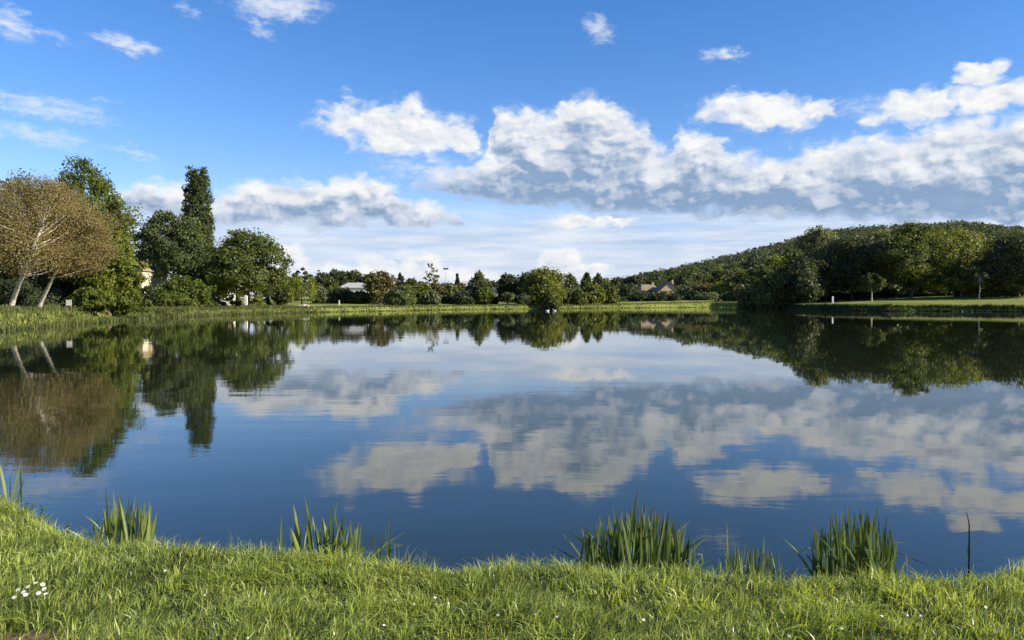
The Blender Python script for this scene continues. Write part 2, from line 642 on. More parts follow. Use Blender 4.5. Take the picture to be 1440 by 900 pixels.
def height(x, y):
    x = np.atleast_1d(np.asarray(x, float)); y = np.atleast_1d(np.asarray(y, float))
    sd = lake_distance(x, y)
    nearby = sstep(y, 30, 14)
    side = sstep(x, 15, 55) * (1 - nearby)           # right bank stands higher
    top = 0.43 * nearby + (1 - nearby) * (0.70 + 0.50 * sstep(y, 95, 60) + 0.55 * side)
    width = 0.42 * nearby + (1 - nearby) * (1.6 - 0.4 * side)
    z = top * sstep(sd, -0.02, 1.0 * width)
    z = np.where(sd < 0, np.maximum(-1.6, -0.05 + sd * 0.35), z)
    land = sstep(sd, 0.1, 0.8)
    z = z + land * nearby * (0.028 * wave(x, y, 3.1, 0.4) + 0.02 * wave(x, y, 7.7, 1.9))
    z = z + np.where(sd > 0, (1 - nearby) * sstep(sd, 0.5, 6) * (0.10 * wave(x, y, 0.35, 2.0)), 0)
    z = z + np.where(sd > 0, sstep(sd, 15, 120) * (1.0 + 0.5 * wave(x, y, 0.03, 1.0)), 0) * sstep(y, 30, 90)
    z = z + np.where(sd > 0, (0.35 + 0.95 * side) * sstep(sd, 1.5, 40), 0) * sstep(y, 30, 90)
    yy = np.maximum(y, 1.0)
    ridge = np.interp(x / yy, RIDGE_U, RIDGE_Z, left=2.0, right=3.0)
    rise = sstep(y, 235, 640) * 0.75 + 0.25 * sstep(y, 240, 400)
    fall = sstep(y, 800, 2200)
    z = z + np.maximum(ridge - 2.2, 0) * rise * (1 - fall) * np.where(y > 200, 1, 0)
    return z


def hz(x, y):
    return float(height(x, y)[0])


# polar sheet round the camera: fine where the picture looks closely, reaching past the horizon
az_f = np.radians(np.concatenate([np.linspace(-180, -60, 40, endpoint=False), np.linspace(-60, -40, 30, endpoint=False), np.linspace(-40, 40, 330, endpoint=False),
                                  np.linspace(40, 60, 30, endpoint=False), np.linspace(60, 180, 40, endpoint=False)]))
rr = np.concatenate([np.arange(0.4, 3.0, 0.26), np.arange(3.0, 9.0, 0.055), 9.0 * np.exp(np.arange(0, math.log(50 / 9.0), 0.026)), np.arange(50.0, 215.0, 0.45),
                     215.0 * np.exp(np.arange(0, math.log(8000 / 215.0), 0.026))])
A, R_ = np.meshgrid(az_f, rr)
GX, GY = (R_ * np.sin(A)).ravel(), (R_ * np.cos(A)).ravel()
GZ = height(GX, GY)
na, nr = len(az_f), len(rr)
idx = np.arange(nr * na).reshape(nr, na)
fq = np.stack([idx[:-1], np.roll(idx[:-1], -1, 1), np.roll(idx[1:], -1, 1), idx[1:]], -1).reshape(-1, 4)[:, ::-1]
gv = np.stack([GX, GY, GZ], 1)
gv = np.vstack([gv, [[0, 0, hz(0, 0)]]])
ctr = len(gv) - 1
g_me = mesh_np('ground', gv, fq, smooth=True)


def m_ground():
    p = n_pos()
    x, y, z = n_sep(p)
    big = n_noise(p, 0.06, 4.0, 0.6)
    fine = n_noise(p, 1.6, 6.0, 0.7)
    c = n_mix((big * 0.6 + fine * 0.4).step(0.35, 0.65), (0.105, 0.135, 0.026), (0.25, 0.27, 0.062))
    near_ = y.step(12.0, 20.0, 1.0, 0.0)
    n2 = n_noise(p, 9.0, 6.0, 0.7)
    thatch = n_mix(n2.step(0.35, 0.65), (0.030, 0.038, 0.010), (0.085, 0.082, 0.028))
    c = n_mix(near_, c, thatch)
    bare = blob_xy(x, y, -2.50, 3.74, 0.34, 0.36, n_noise(p, 5.0, 4.0, 0.6))
    c = n_mix(bare, c, n_mix(n2.step(0.3, 0.7), (0.12, 0.075, 0.040), (0.28, 0.19, 0.11)))
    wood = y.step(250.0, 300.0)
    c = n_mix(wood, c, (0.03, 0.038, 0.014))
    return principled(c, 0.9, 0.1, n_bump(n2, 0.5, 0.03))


def blob_xy(x, y, cx, cy, rx, ry, wob):
    ax, ay = (x - cx) * (1 / rx), (y - cy) * (1 / ry)
    d = ax * ax + ay * ay + (wob - 0.5) * 2.0
    return d.step(0.6, 1.1, 1.0, 0.0)


material('ground', m_ground)
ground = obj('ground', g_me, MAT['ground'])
tag(ground, 'grassy ground round the lake, rising to a hill on the right', kind='structure')


def m_water():
    p = n_pos()
    x, y, z = n_sep(p)
    big = n_noise(n_xyz(x * 0.5, y * 1.3), 0.55, 2.0, 0.5, '2D')
    sml = n_noise(n_xyz(x * 0.6, y * 1.6), 3.2, 3.0, 0.55, '2D')
    calm = n_noise(n_xyz(x * 0.35, y), 0.05, 2.0, 0.5, '2D').step(0.35, 0.7, 0.3, 1.4)
    h = (big * WATER_BIG + sml * WATER_SMALL) * calm
    nb = V.tree.nodes.new('ShaderNodeBump')
    nb.inputs['Strength'].default_value = 1.0
    nb.inputs['Distance'].default_value = 1.0
    put(nb.inputs['Height'], h)
    return principled((0.014, 0.020, 0.009), 0.012, 0.5, V(nb.outputs[0]), 1.43)


WATER_BIG, WATER_SMALL = 0.0032, 0.00042
material('water', m_water)
xs, ys = np.linspace(-170, 190, 25), np.linspace(3.0, 240, 25)
wx_, wy_ = np.meshgrid(xs, ys)
ii = np.arange(625).reshape(25, 25)
wf = np.stack([ii[:-1, :-1], ii[:-1, 1:], ii[1:, 1:], ii[1:, :-1]], -1).reshape(-1, 4)
lake = obj('water', mesh_np('water', np.stack([wx_.ravel(), wy_.ravel(), np.zeros(625)], 1), wf), MAT['water'])
tag(lake, 'calm blue lake water reflecting the sky and trees', kind='structure')


# ------------------------------------------------------------------ trees
def unit(a):
    return a / np.maximum(np.linalg.norm(a, axis=1, keepdims=True), 1e-9)


def leaf_arrays(C, size, outward, rng, aspect=0.62, up=0.35, droop=None):
    n = len(C)
    nrm = unit(rng.normal(size=(n, 3)) + outward * 0.8 + np.array([0, 0, up]))
    u = unit(np.cross(nrm, rng.normal(size=(n, 3))))
    if droop is not None:
        u = unit(u * 0.35 + np.array([0, 0, -1.0]) * droop)
        nrm = unit(np.cross(u, rng.normal(size=(n, 3))))
    w = np.cross(nrm, u)
    s = (size * rng.uniform(0.6, 1.35, n))[:, None]
    v = np.empty((n, 4, 3))
    v[:, 0] = C + u * s
    v[:, 1] = C + w * s * aspect + nrm * s * 0.15
    v[:, 2] = C - u * s
    v[:, 3] = C - w * s * aspect + nrm * s * 0.15
    return v.reshape(-1, 3), np.arange(n * 4).reshape(n, 4), rng.uniform(0, 1, n)


PROFILES = {
    'round': lambda t: np.sqrt(np.maximum(1 - (2 * t - 1) ** 2, 0)) ** 0.85,
    'dome': lambda t: np.where(t < 0.3, 0.62 + 0.38 * np.sin(t / 0.3 * math.pi / 2), np.sqrt(np.maximum(1 - ((t - 0.3) / 0.7) ** 2, 0)) ** 0.9),
    'oval': lambda t: np.sin(np.pi * np.clip(t, 0, 1) ** 0.8) ** 0.7,
    'poplar': lambda t: np.interp(t, (0, 0.12, 0.35, 0.6, 0.8, 0.92, 1.0), (0.6, 0.9, 1.0, 0.98, 0.90, 0.78, 0.5)),
    'cone': lambda t: 0.08 + 0.92 * (1 - t) ** 0.85 * np.minimum(1, 0.5 + 4 * t),
    'egg': lambda t: np.sin(np.pi * np.clip(t, 0, 1) ** 0.62) ** 0.8,
    'bush': lambda t: np.sqrt(np.maximum(1 - t ** 2, 0)) ** 0.8,
    'sparse': lambda t: 0.35 + 0.65 * np.sin(np.pi * t) ** 0.8,
    'vase': lambda t: 0.30 + 0.70 * np.sin(np.pi * np.clip(t, 0, 1) ** 1.5) ** 0.8,
}


def crown_arrays(rng, H, R, z0, prof, n_leaves, leaf, lump=0.24, lean=(0, 0), hollow=0.30, clump=0.22, droop=None, bend=None, uneven=1.0, per=70):
    """leaf cards gathered in clumps through the volume of a crown; returns arrays and the clump centres"""
    pf = PROFILES[prof]
    nc = max(10, int(n_leaves / per))
    t = rng.uniform(0, 1, nc * 4)
    t = t[rng.uniform(0, 1, nc * 4) < (pf(t) ** 1.3 * 0.9 + 0.1)][:nc]
    nc = len(t)
    ph = rng.uniform(0, 2 * np.pi, nc)
    a = rng.uniform(0, 6.28, 6)
    env = 1 + lump * uneven * (0.9 * np.sin(2 * ph + a[0] + 3 * t) + 0.8 * np.sin(3 * ph + 6 * t + a[1]) + 0.6 * np.sin(5 * ph - 9 * t + a[2]) + 0.5 * np.sin(13 * t + a[3]))
    rad = np.sqrt(rng.uniform(hollow, 1.0, nc)) * env * pf(t) * R
    ch = H - z0
    cr = clump * R * rng.uniform(0.55, 1.35, nc)
    vert = np.minimum(1.0, ch / (2.2 * R))
    zc = z0 + t * (ch - clump * R * 0.6 * vert) + rng.normal(0, 0.02, nc) * ch
    C = np.stack([rad * np.cos(ph), rad * np.sin(ph), zc], 1)
    which = rng.integers(0, nc, n_leaves)
    d = unit(rng.normal(size=(n_leaves, 3))) * (rng.uniform(0, 1, n_leaves) ** 0.5)[:, None]
    d[:, 2] *= 0.75
    off = d * cr[which][:, None]
    if droop is not None:
        off[:, 2] = off[:, 2] * 0.5 - rng.uniform(0, 1, n_leaves) ** 1.2 * droop * R
    L = C[which] + off
    tt = np.clip((L[:, 2] - z0) / ch, -0.2, 1.2)
    L[:, 0] += lean[0] * (tt + z0 / H)
    L[:, 1] += lean[1] * (tt + z0 / H)
    L[:, 2] = np.maximum(L[:, 2], 0.12 if z0 < 0.4 else z0 * 0.55)
    o = L - np.array([lean[0] * 0.5, lean[1] * 0.5, z0 + ch * 0.4])
    v, f, r = leaf_arrays(L, leaf, unit(o), rng, droop=1.0 if droop else None, aspect=0.3 if droop else 0.62)
    r = np.clip(r * 0.6 + 0.4 * rng.uniform(0, 1, nc)[which], 0, 1)
    Ct = C.copy()
    k = (t + z0 / H)
    Ct[:, 0] += lean[0] * k
    Ct[:, 1] += lean[1] * k
    return v, f, r, Ct


def trunk_mesh(rng, H, z0, r0, C, lean=(0, 0), n_limbs=9, path=None, seg=7, top=0.8):
    m = MB()
    if path is None:
        path = []
        for i in range(8):
            t = i / 7 * top
            path.append((lean[0] * t * 1.1 + rng.normal(0, 0.008) * H * (i > 0), lean[1] * t * 1.1 + rng.normal(0, 0.008) * H * (i > 0), t * H - (0.4 if i == 0 else 0)))
    n = len(path)
    rad = [r0 * (1.25 if i == 0 else 1.0) * (1 - 0.86 * i / (n - 1)) for i in range(n)]
    m.tube(path, rad, seg)
    P = [Vector(p) for p in path]
    order = rng.permutation(len(C))[:n_limbs]
    for j in order:
        c = Vector(C[j])
        zt = max(z0 * 0.75, min(c.z * 0.72, P[-1].z * 0.9))
        k = 1
        while k < n - 1 and P[k].z < zt:
            k += 1
        s = P[k - 1].lerp(P[k], min(1, max(0, (zt - P[k - 1].z) / max(1e-3, P[k].z - P[k - 1].z))))
        rr0 = rad[k] * 0.62
        midp = s.lerp(c, 0.5) + Vector((0, 0, 0.06 * H * rng.uniform(-0.4, 1)))
        m.tube([s, s.lerp(midp, 0.6), midp, c], [rr0, rr0 * 0.75, rr0 * 0.5, rr0 * 0.12], 5, cap=False)
    return m.mesh('trunk', True)


TREE_SEED = [100]


def spec_px(x, ytop, w, Y, ybase=None):
    """real size and place of a thing from where it stands"""
    u, wz = ray(x, ytop)
    X = u * Y
    z = hz(X, Y)
    return X, z, EYE + wz * Y - z, w / 2 / F_PX * Y


def tree(name, label, x, ytop, w, Y, prof, leaf, bark_, z0=0.25, px=1.9, cover=2.6, group=None, lean=(0, 0), base_dx=0.0, limbs=9, r0=None, path=None, cat='tree', cover_px=None, **kw):
    """one tree of its own: an Empty at the foot, a trunk with limbs, and a crown of leaf clumps"""
    TREE_SEED[0] += 1
    rng = np.random.default_rng(TREE_SEED[0])
    X, z, H, R = spec_px(x, ytop, w, Y)
    n = int(cover * math.pi / 4 * w * (H * (1 - z0) / Y * F_PX) * (1.9 / px) ** 2)
    n = max(350, min(n, 60000))
    root = empty(name, (X + base_dx, Y, z - 0.02), label, cat, group)
    v, f, r, C = crown_arrays(rng, H, R, z0 * H, prof, n, px * Y / F_PX, lean=lean, **kw)
    if path != 'none':
        obj('trunk', trunk_mesh(rng, H, z0 * H, r0 or max(0.10, 0.022 * H), C, lean, limbs, path), MAT[bark_], root)
    obj('crown' if path != 'none' else 'foliage', mesh_np('crown', v, f, r), MAT[leaf], root)
    return root


def bush(name, label, x, ytop, w, Y, leaf, group=None, px=1.9, cover=3.6, prof='bush', **kw):
    TREE_SEED[0] += 1
    rng = np.random.default_rng(TREE_SEED[0])
    X, z, H, R = spec_px(x, ytop, w, Y)
    n = max(300, int(cover * math.pi / 4 * w * (H / Y * F_PX) * (1.9 / px) ** 2))
    root = empty(name, (X, Y, z - 0.02), label, 'bush', group)
    v, f, rn, C = crown_arrays(rng, H, R, 0.03 * H, prof, n, px * Y / F_PX, hollow=0.12, **kw)
    m = MB()
    for j in rng.permutation(len(C))[:7]:
        c = Vector(C[j])
        m.tube([(c.x * 0.1, c.y * 0.1, -0.1), (c.x * 0.4, c.y * 0.4, c.z * 0.5), c], [0.05, 0.035, 0.01], 5, cap=False)
    tag(obj('stems', m.mesh('stems', True), MAT['bark_brown'], root), kind='stuff')
    obj('foliage', mesh_np('foliage', v, f, rn), MAT[leaf], root)
    return root


# ---- left bank, near

def leaning(label, foot_x, crown_x, ytop, w, Y, path, cover, z0f, r0, seed):
    rng = np.random.default_rng(seed)
    X, z, H, R = spec_px(crown_x, ytop, w, Y)
    fx = ray(foot_x, 430)[0] * Y
    zf = hz(fx, Y)
    path = [(px_ + py_ * ray(foot_x, 430)[0], py_, pz_) for px_, py_, pz_ in path]
    root = empty('leaning_tree', (fx, Y, zf - 0.02), label, 'tree', 'brown leaning trees on the left bank')
    n = int(cover * math.pi / 4 * w * (H * (1 - z0f) / Y * F_PX))
    v, f, r, C = crown_arrays(rng, H, R, z0f * H, 'dome', n, 1.0 * Y / F_PX, lump=0.17, clump=0.18, hollow=0.2, per=45)
    dx = X - fx
    v[:, 0] += dx
    C[:, 0] += dx
    obj('trunk', trunk_mesh(rng, H, z0f * H * 1.1, r0, C, (0, 0), 42, path), MAT['bark_white'], root)
    obj('crown', mesh_np('crown', v, f, r), MAT['leaf_brown'], root)


leaning('brown-leaved tree with the longer white leaning trunk at the left bank', 12, 52, 246, 168, 66.0,
        [(0, 0, -0.4), (0.5, -0.7, 1.2), (1.2, -1.7, 2.9), (1.75, -2.7, 4.3), (2.25, -3.0, 5.6), (2.9, -2.6, 7.0), (3.1, -1.8, 8.3), (3.2, -1.0, 9.8)], 4.6, 0.30, 0.22, 5)
leaning('smaller brown-leaved tree with the shorter white leaning trunk at the left bank', 51, 100, 302, 100, 68.0,
        [(0, 0, -0.4), (0.5, -0.4, 0.9), (1.1, -1.2, 2.1), (1.7, -1.9, 3.3), (2.2, -2.2, 4.5), (2.5, 0.2, 5.7), (2.6, 0.2, 6.6)], 4.0, 0.36, 0.19, 6)

tree('ash_tree', 'tall fresh green tree rising behind the brown leaning trees', 114, 222, 122, 84.0, 'oval', 'leaf_fresh', 'bark_brown', z0=0.15, cover=2.1, lump=0.16, clump=0.24, per=70)
tree('thin_tree', 'thin grey-green tree top showing above the brown crown at left edge', 20, 236, 110, 92.0, 'sparse', 'leaf_grey', 'bark_pale', z0=0.2, cover=0.9, clump=0.3, per=50)
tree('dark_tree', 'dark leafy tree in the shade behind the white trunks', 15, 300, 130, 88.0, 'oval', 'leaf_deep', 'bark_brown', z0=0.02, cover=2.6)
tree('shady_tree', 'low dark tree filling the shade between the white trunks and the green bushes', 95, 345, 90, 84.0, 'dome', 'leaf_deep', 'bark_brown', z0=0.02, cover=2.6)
tree('bright_tree', 'bright yellow-green tree to the right of the brown crown', 152, 308, 72, 78.0, 'oval', 'leaf_bright', 'bark_brown', z0=0.06, cover=2.6, lump=0.2)
tree('round_tree', 'broad dark green tree with a pale house showing under it', 232, 297, 90, 116.0, 'dome', 'leaf_dark', 'bark_brown', z0=0.40, cover=2.5, lump=0.2)
tree('poplar_tree', 'tall slender poplar standing above the left trees', 277, 237, 38, 159.0, 'poplar', 'leaf_dark', 'bark_brown', z0=0.06, cover=3.4, lump=0.05, clump=0.26, per=30, limbs=14, hollow=0.15, px=1.5)
tree('round_tree', 'mid green tree standing at the foot of the poplar', 268, 304, 74, 132.0, 'oval', 'leaf_mid', 'bark_brown', z0=0.12, cover=2.6)
tree('round_tree', 'big round dark green tree with a trunk beside the white post', 346, 324, 104, 128.0, 'dome', 'leaf_mid', 'bark_brown', z0=0.20, cover=3.0, lump=0.13, r0=0.42)
tree('round_tree', 'shady tree behind the big round tree, near the poplar', 306, 352, 50, 150.0, 'oval', 'leaf_dark', 'bark_brown', z0=0.1, cover=2.6)
bush('shrub', 'leafy green bush below the bright yellow-green tree', 160, 392, 82, 80.0, 'leaf_fresh')
bush('shrub', 'low green bush behind the white board on the left bank', 122, 404, 52, 74.0, 'leaf_fresh')
bush('shrub', 'rounded green bush below the pale house and left of the parked car', 256, 388, 74, 106.0, 'leaf_fresh')
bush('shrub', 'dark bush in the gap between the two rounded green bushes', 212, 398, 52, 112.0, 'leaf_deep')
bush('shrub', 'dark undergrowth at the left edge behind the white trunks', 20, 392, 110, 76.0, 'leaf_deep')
bush('shrub', 'neat round low bush right of the white post', 362, 416, 28, 126.0, 'leaf_bright')
bush('shrub', 'low green bush under the left side of the big round tree', 328, 414, 26, 136.0, 'leaf_mid')
bush('shrub', 'dark bush under the right side of the big round tree', 383, 404, 34, 146.0, 'leaf_dark')
tree('willow_tree', 'drooping yellow-green willow at the left end of the far bank', 424, 384, 46, 142.0, 'dome', 'leaf_bright', 'bark_brown', z0=0.35, cover=2.2, droop=0.75)
tree('round_tree', 'green tree between the big round tree and the willow', 402, 382, 40, 150.0, 'oval', 'leaf_fresh', 'bark_brown', z0=0.08)
tree('round_tree', 'small dark tree peeping over the willow', 424, 375, 26, 172.0, 'round', 'leaf_dark', 'bark_brown', z0=0.3)

# the left bank goes on beyond the picture in the same way
for lb, x, yt, w, Y, prof, lf in [
        ('green tree just past the left edge of the picture', -110, 262, 150, 82.0, 'dome', 'leaf_mid'),
        ('dark tree farther out past the left edge', -290, 285, 170, 78.0, 'dome', 'leaf_dark'),
        ('tall green tree farthest out past the left edge', -520, 240, 190, 80.0, 'oval', 'leaf_fresh')]:
    tree('bank_tree', lb, x, yt, w, Y, prof, lf, 'bark_brown', z0=0.06, px=3.4, cover=2.2, limbs=6, group='trees past the left edge')

# ---- far bank, middle
FB = 'trees along the far bank'
rows = [
    # name, label, x, ytop, w, Y, prof, leaf, kw
    ('back_tree', 'dark tree left of the white-roofed house, behind the willow', 452, 381, 30, 205, 'dome', 'leaf_deep', {}),
    ('back_tree', 'dark tree directly behind the left end of the white roof', 474, 378, 34, 212, 'dome', 'leaf_deep', {}),
    ('back_tree', 'dark tree behind the middle of the white roof', 497, 379, 34, 215, 'round', 'leaf_dark', {}),
    ('back_tree', 'dark tree behind the right end of the white roof', 518, 386, 26, 212, 'round', 'leaf_dark', {}),
    ('small_tree', 'small mid green tree in front of the white-roofed house', 466, 390, 24, 180, 'oval', 'leaf_mid', {}),
    ('small_tree', 'greyish shrub-like tree left of the white-roofed house', 449, 398, 18, 168, 'oval', 'leaf_grey', {}),
    ('small_tree', 'dark low tree under the eave of the white roof', 482, 404, 34, 172, 'dome', 'leaf_deep', {}),
    ('small_tree', 'dark tree between the white-roofed house and the rusty tree', 506, 409, 26, 170, 'dome', 'leaf_dark', {}),
    ('rusty_tree', 'wide rusty brown tree with a pale trunk on the far bank', 534, 379, 38, 168, 'vase', 'leaf_rust', dict(cover=1.6, bark='bark_pale', r0=0.28)),
    ('water_bush', 'dark green bush hanging over the water below the rusty tree', 556, 406, 30, 147, 'dome', 'leaf_dark', {}),
    ('bank_tree', 'green tree right beside the overhanging water bush', 570, 400, 30, 160, 'dome', 'leaf_mid', {}),
    ('fir_tree', 'dark pointed fir left of the thin bare-topped tree', 563, 384, 18, 205, 'cone', 'leaf_fir', {}),
    ('back_tree', 'round dark treetop just right of the dark pointed fir', 577, 390, 20, 208, 'round', 'leaf_dark', {}),
    ('thin_tree', 'thin bare-topped tree standing left of the floodlight mast', 607, 369, 22, 196, 'sparse', 'leaf_grey', dict(cover=0.25, bark='bark_pale', r0=0.14, clump=0.22, per=4, limbs=22)),
    ('rusty_tree', 'rust-tinged tree at the foot of the thin bare-topped tree', 612, 396, 26, 185, 'dome', 'leaf_rust', {}),
    ('bank_tree', 'olive green tree below and left of the thin bare-topped tree', 593, 396, 30, 176, 'dome', 'leaf_olive', {}),
    ('bank_tree', 'mid green tree under the floodlight mast', 630, 398, 34, 188, 'dome', 'leaf_mid', {}),
    ('bank_tree', 'low grey-green tree at the water, under the rust-tinged tree', 606, 408, 28, 168, 'dome', 'leaf_grey', {}),
    ('fir_tree', 'slim pointed fir right of the floodlight mast', 643, 384, 10, 210, 'cone', 'leaf_fir', {}),
    ('rusty_tree', 'small reddish tree beside the slim pointed fir', 648, 397, 16, 200, 'round', 'leaf_rust', {}),
    ('bank_tree', 'dark low tree in front of the grey-roofed house', 652, 409, 32, 172, 'dome', 'leaf_deep', {}),
    ('bank_tree', 'upright grey-green tree right of the grey-roofed house', 673, 381, 32, 180, 'egg', 'leaf_grey', {}),
    ('bank_tree', 'fresh green tree in front of the upright grey-green tree', 680, 399, 24, 172, 'oval', 'leaf_fresh', {}),
    ('back_tree', 'far bluish treetop left of the cream gabled house', 692, 394, 22, 250, 'dome', 'leaf_dark', {}),
    ('dark_tree', 'black-green tree right of the cream gabled house', 714, 383, 28, 176, 'round', 'leaf_deep', dict(z0=0.22)),
    ('dark_tree', 'black-green tree left of the great round tree', 741, 383, 38, 182, 'dome', 'leaf_deep', {}),
    ('water_bush', 'small leaning tree at the water below the cream gabled house', 715, 411, 16, 165, 'vase', 'leaf_grey', dict(z0=0.35)),
    ('great_tree', 'great round green tree in the middle of the far bank', 766, 375, 54, 172, 'dome', 'leaf_olive', dict(cover=3.2)),
    ('small_tree', 'pale low tree in front of the black-green trees', 738, 411, 20, 168, 'oval', 'leaf_grey', {}),
    ('small_tree', 'low green tree at the right foot of the great round tree', 777, 410, 22, 166, 'oval', 'leaf_mid', {}),
    ('bank_tree', 'twin-topped grey-green tree right of the great round tree', 801, 384, 26, 184, 'egg', 'leaf_grey', {}),
    ('bank_tree', 'dark low tree right of the great round tree', 792, 402, 24, 180, 'dome', 'leaf_dark', {}),
    ('bank_tree', 'taller dark tree of the pair left of the open lawn', 825, 382, 20, 188, 'egg', 'leaf_dark', {}),
    ('bank_tree', 'right-hand dark tree of the pair left of the open lawn', 841, 383, 20, 190, 'egg', 'leaf_dark', {}),
    ('bank_tree', 'small olive tree at the foot of the dark pair', 834, 398, 28, 182, 'dome', 'leaf_olive', {}),
    ('bank_tree', 'olive bushy tree at the left end of the open lawn', 857, 397, 26, 186, 'dome', 'leaf_mid', {}),
    ('bank_tree', 'low pale tree between the two egg-shaped tree pairs', 814, 406, 20, 176, 'dome', 'leaf_mid', {}),
    # below the hill
    ('back_tree', 'dark tree at the very foot of the hill, left end', 868, 389, 26, 262, 'dome', 'leaf_deep', {}),
    ('back_tree', 'dark tree behind the orange-roofed house', 893, 386, 30, 262, 'dome', 'leaf_deep', {}),
    ('back_tree', 'dark broad tree left of the orange-roofed house', 884, 399, 34, 238, 'dome', 'leaf_deep', {}),
    ('back_tree', 'dark tree between the orange roof and the triangular gable', 922, 393, 22, 262, 'dome', 'leaf_dark', {}),
    ('garden_bush', 'dark garden bush in front of the triangular gable', 936, 411, 36, 214, 'dome', 'leaf_deep', {}),
    ('garden_bush', 'dark garden bush in front of the orange roof', 903, 411, 36, 216, 'dome', 'leaf_deep', {}),
    ('garden_bush', 'grey-green tree right of the triangular gable', 962, 402, 24, 226, 'dome', 'leaf_grey', {}),
    ('garden_bush', 'dark hedge-like tree right of the triangular gable', 975, 409, 20, 216, 'dome', 'leaf_deep', {}),
    ('garden_bush', 'rusty olive tree above the pale hedge', 992, 398, 34, 232, 'dome', 'leaf_rust', {}),
    ('garden_bush', 'pale grey-green hedge bush at the lawn edge', 992, 412, 34, 214, 'dome', 'leaf_grey', {}),
    ('garden_bush', 'olive tree right of the rusty olive tree', 1020, 396, 36, 226, 'dome', 'leaf_olive', {}),
    ('garden_bush', 'dark bush at the right end of the far lawn', 1027, 413, 30, 206, 'dome', 'leaf_dark', {}),
    ('garden_bush', 'rust-coloured small tree left of the pale pointed tree', 1040, 401, 24, 204, 'oval', 'leaf_rust', {}),
    ('bank_tree', 'dark round tree at the water left of the pale pointed tree', 1052, 398, 30, 182, 'dome', 'leaf_dark', {}),
    ('pointed_tree', 'pale pointed tree standing at the corner of the lake', 1073, 370, 34, 178, 'cone', 'leaf_grey', {}),
    ('bank_tree', 'dark bush hanging over the water at the lake corner', 1064, 396, 46, 172, 'oval', 'leaf_mid', dict(lump=0.3, z0=0.01)),
    ('bank_tree', 'grey-green tree right of the pale pointed tree', 1096, 378, 36, 172, 'dome', 'leaf_grey', {}),
    ('bank_tree', 'tall dark grey-green tree left of the park lawn', 1118, 350, 52, 172, 'oval', 'leaf_mid', dict(z0=0.03)),
    ('bank_tree', 'dark low tree at the water at the left end of the park lawn', 1128, 356, 46, 160, 'egg', 'leaf_deep', dict(lump=0.3, z0=0.01)),
    ('bank_tree', 'spreading dark tree leaning over the water left of the park lawn', 1090, 380, 50, 162, 'oval', 'leaf_mid', dict(lump=0.26, z0=0.01)),
]
for (nm, lb, x, yt, w, Y, prof, lf, kw) in rows:
    kw = dict(kw)
    bk = kw.pop('bark', 'bark_brown')
    z0 = kw.pop('z0', 0.04)
    cv = kw.pop('cover', 2.6)
    kw.setdefault('per', 16 if w > 22 else 5)
    kw.setdefault('clump', 0.34)
    kw.setdefault('lump', 0.16)
    tree(nm, lb, x, yt, w, float(Y), prof, lf, bk, z0=z0, cover=cv * 1.5, limbs=kw.pop('limbs', 6), group=FB, **kw)

# ---- right bank: park trees with clear trunks
PT = 'park trees on the right bank'
park = [
    ('pale_tree', 'pale rounded treetop behind the big dark tree, on its left', 1152, 318, 60, 205, 'round', 'leaf_pale', dict(z0=0.2)),
    ('pale_tree', 'pale rounded treetop behind the big dark tree, on its right', 1238, 322, 56, 200, 'round', 'leaf_pale', dict(z0=0.2)),
    ('park_tree', 'big black-green round tree on the park lawn', 1200, 329, 104, 160, 'dome', 'leaf_deep', dict(z0=0.19, r0=0.30, lump=0.13)),
    ('park_tree', 'dark tree at the left end of the park lawn', 1150, 362, 50, 156, 'dome', 'leaf_deep', dict(z0=0.12)),
    ('park_tree', 'tall dark green tree with a forked trunk in mid lawn', 1283, 311, 84, 152, 'oval', 'leaf_mid', dict(z0=0.17, r0=0.30)),
    ('park_tree', 'broad sunlit yellow-green tree on the park lawn', 1336, 321, 112, 165, 'dome', 'leaf_olive', dict(z0=0.18)),
    ('park_tree', 'smaller dark tree in front of the sunlit yellow-green tree', 1352, 366, 54, 148, 'dome', 'leaf_mid', dict(z0=0.20, r0=0.22)),
    ('park_tree', 'dark broad tree at the right edge of the picture', 1434, 326, 100, 146, 'dome', 'leaf_deep', dict(z0=0.17, r0=0.34, lump=0.13)),
    ('slim_tree', 'slender tree with a straight pale trunk beside the hedge', 1378, 376, 20, 142, 'oval', 'leaf_grey', dict(z0=0.45, bark='bark_pale', r0=0.16, cover=1.4)),
    ('slim_tree', 'small tree with a pale trunk in the dark part of the lawn', 1226, 384, 34, 147, 'dome', 'leaf_dark', dict(z0=0.42, bark='bark_pale', r0=0.17)),
    ('park_tree', 'dark tree behind the tall forked tree', 1310, 352, 60, 190, 'dome', 'leaf_dark', dict(z0=0.10)),
    ('park_tree', 'dark green tree behind the slender pale-trunked tree', 1388, 350, 56, 196, 'dome', 'leaf_dark', dict(z0=0.08)),
    ('park_tree', 'dark tree beyond the lawn, between the two tall trees', 1255, 362, 60, 188, 'dome', 'leaf_deep', dict(z0=0.06)),
    ('park_tree', 'dark tree beyond the hedge at the right edge', 1420, 352, 80, 195, 'dome', 'leaf_deep', dict(z0=0.06)),
]
for (nm, lb, x, yt, w, Y, prof, lf, kw) in park:
    kw = dict(kw)
    bk = kw.pop('bark', 'bark_brown')
    z0 = kw.pop('z0', 0.1)
    cv = kw.pop('cover', 2.7)
    tree(nm, lb, x, yt, w, float(Y) + 9.0, prof, lf, bk, z0=z0, cover=cv, limbs=9, group=PT, per=40, px=1.6, **kw)
# the row of park trees goes on beyond the right edge and shades the bank
for i, (x, yt, w, Y) in enumerate([(1540, 325, 110, 185), (1650, 318, 120, 200)]):
    tree('park_tree', 'dark park tree of the row going on past the right edge', x, yt, w, float(Y), 'dome', 'leaf_deep', 'bark_brown', z0=0.15, px=3.5, cover=2.4, limbs=5, group='park trees past the right edge')

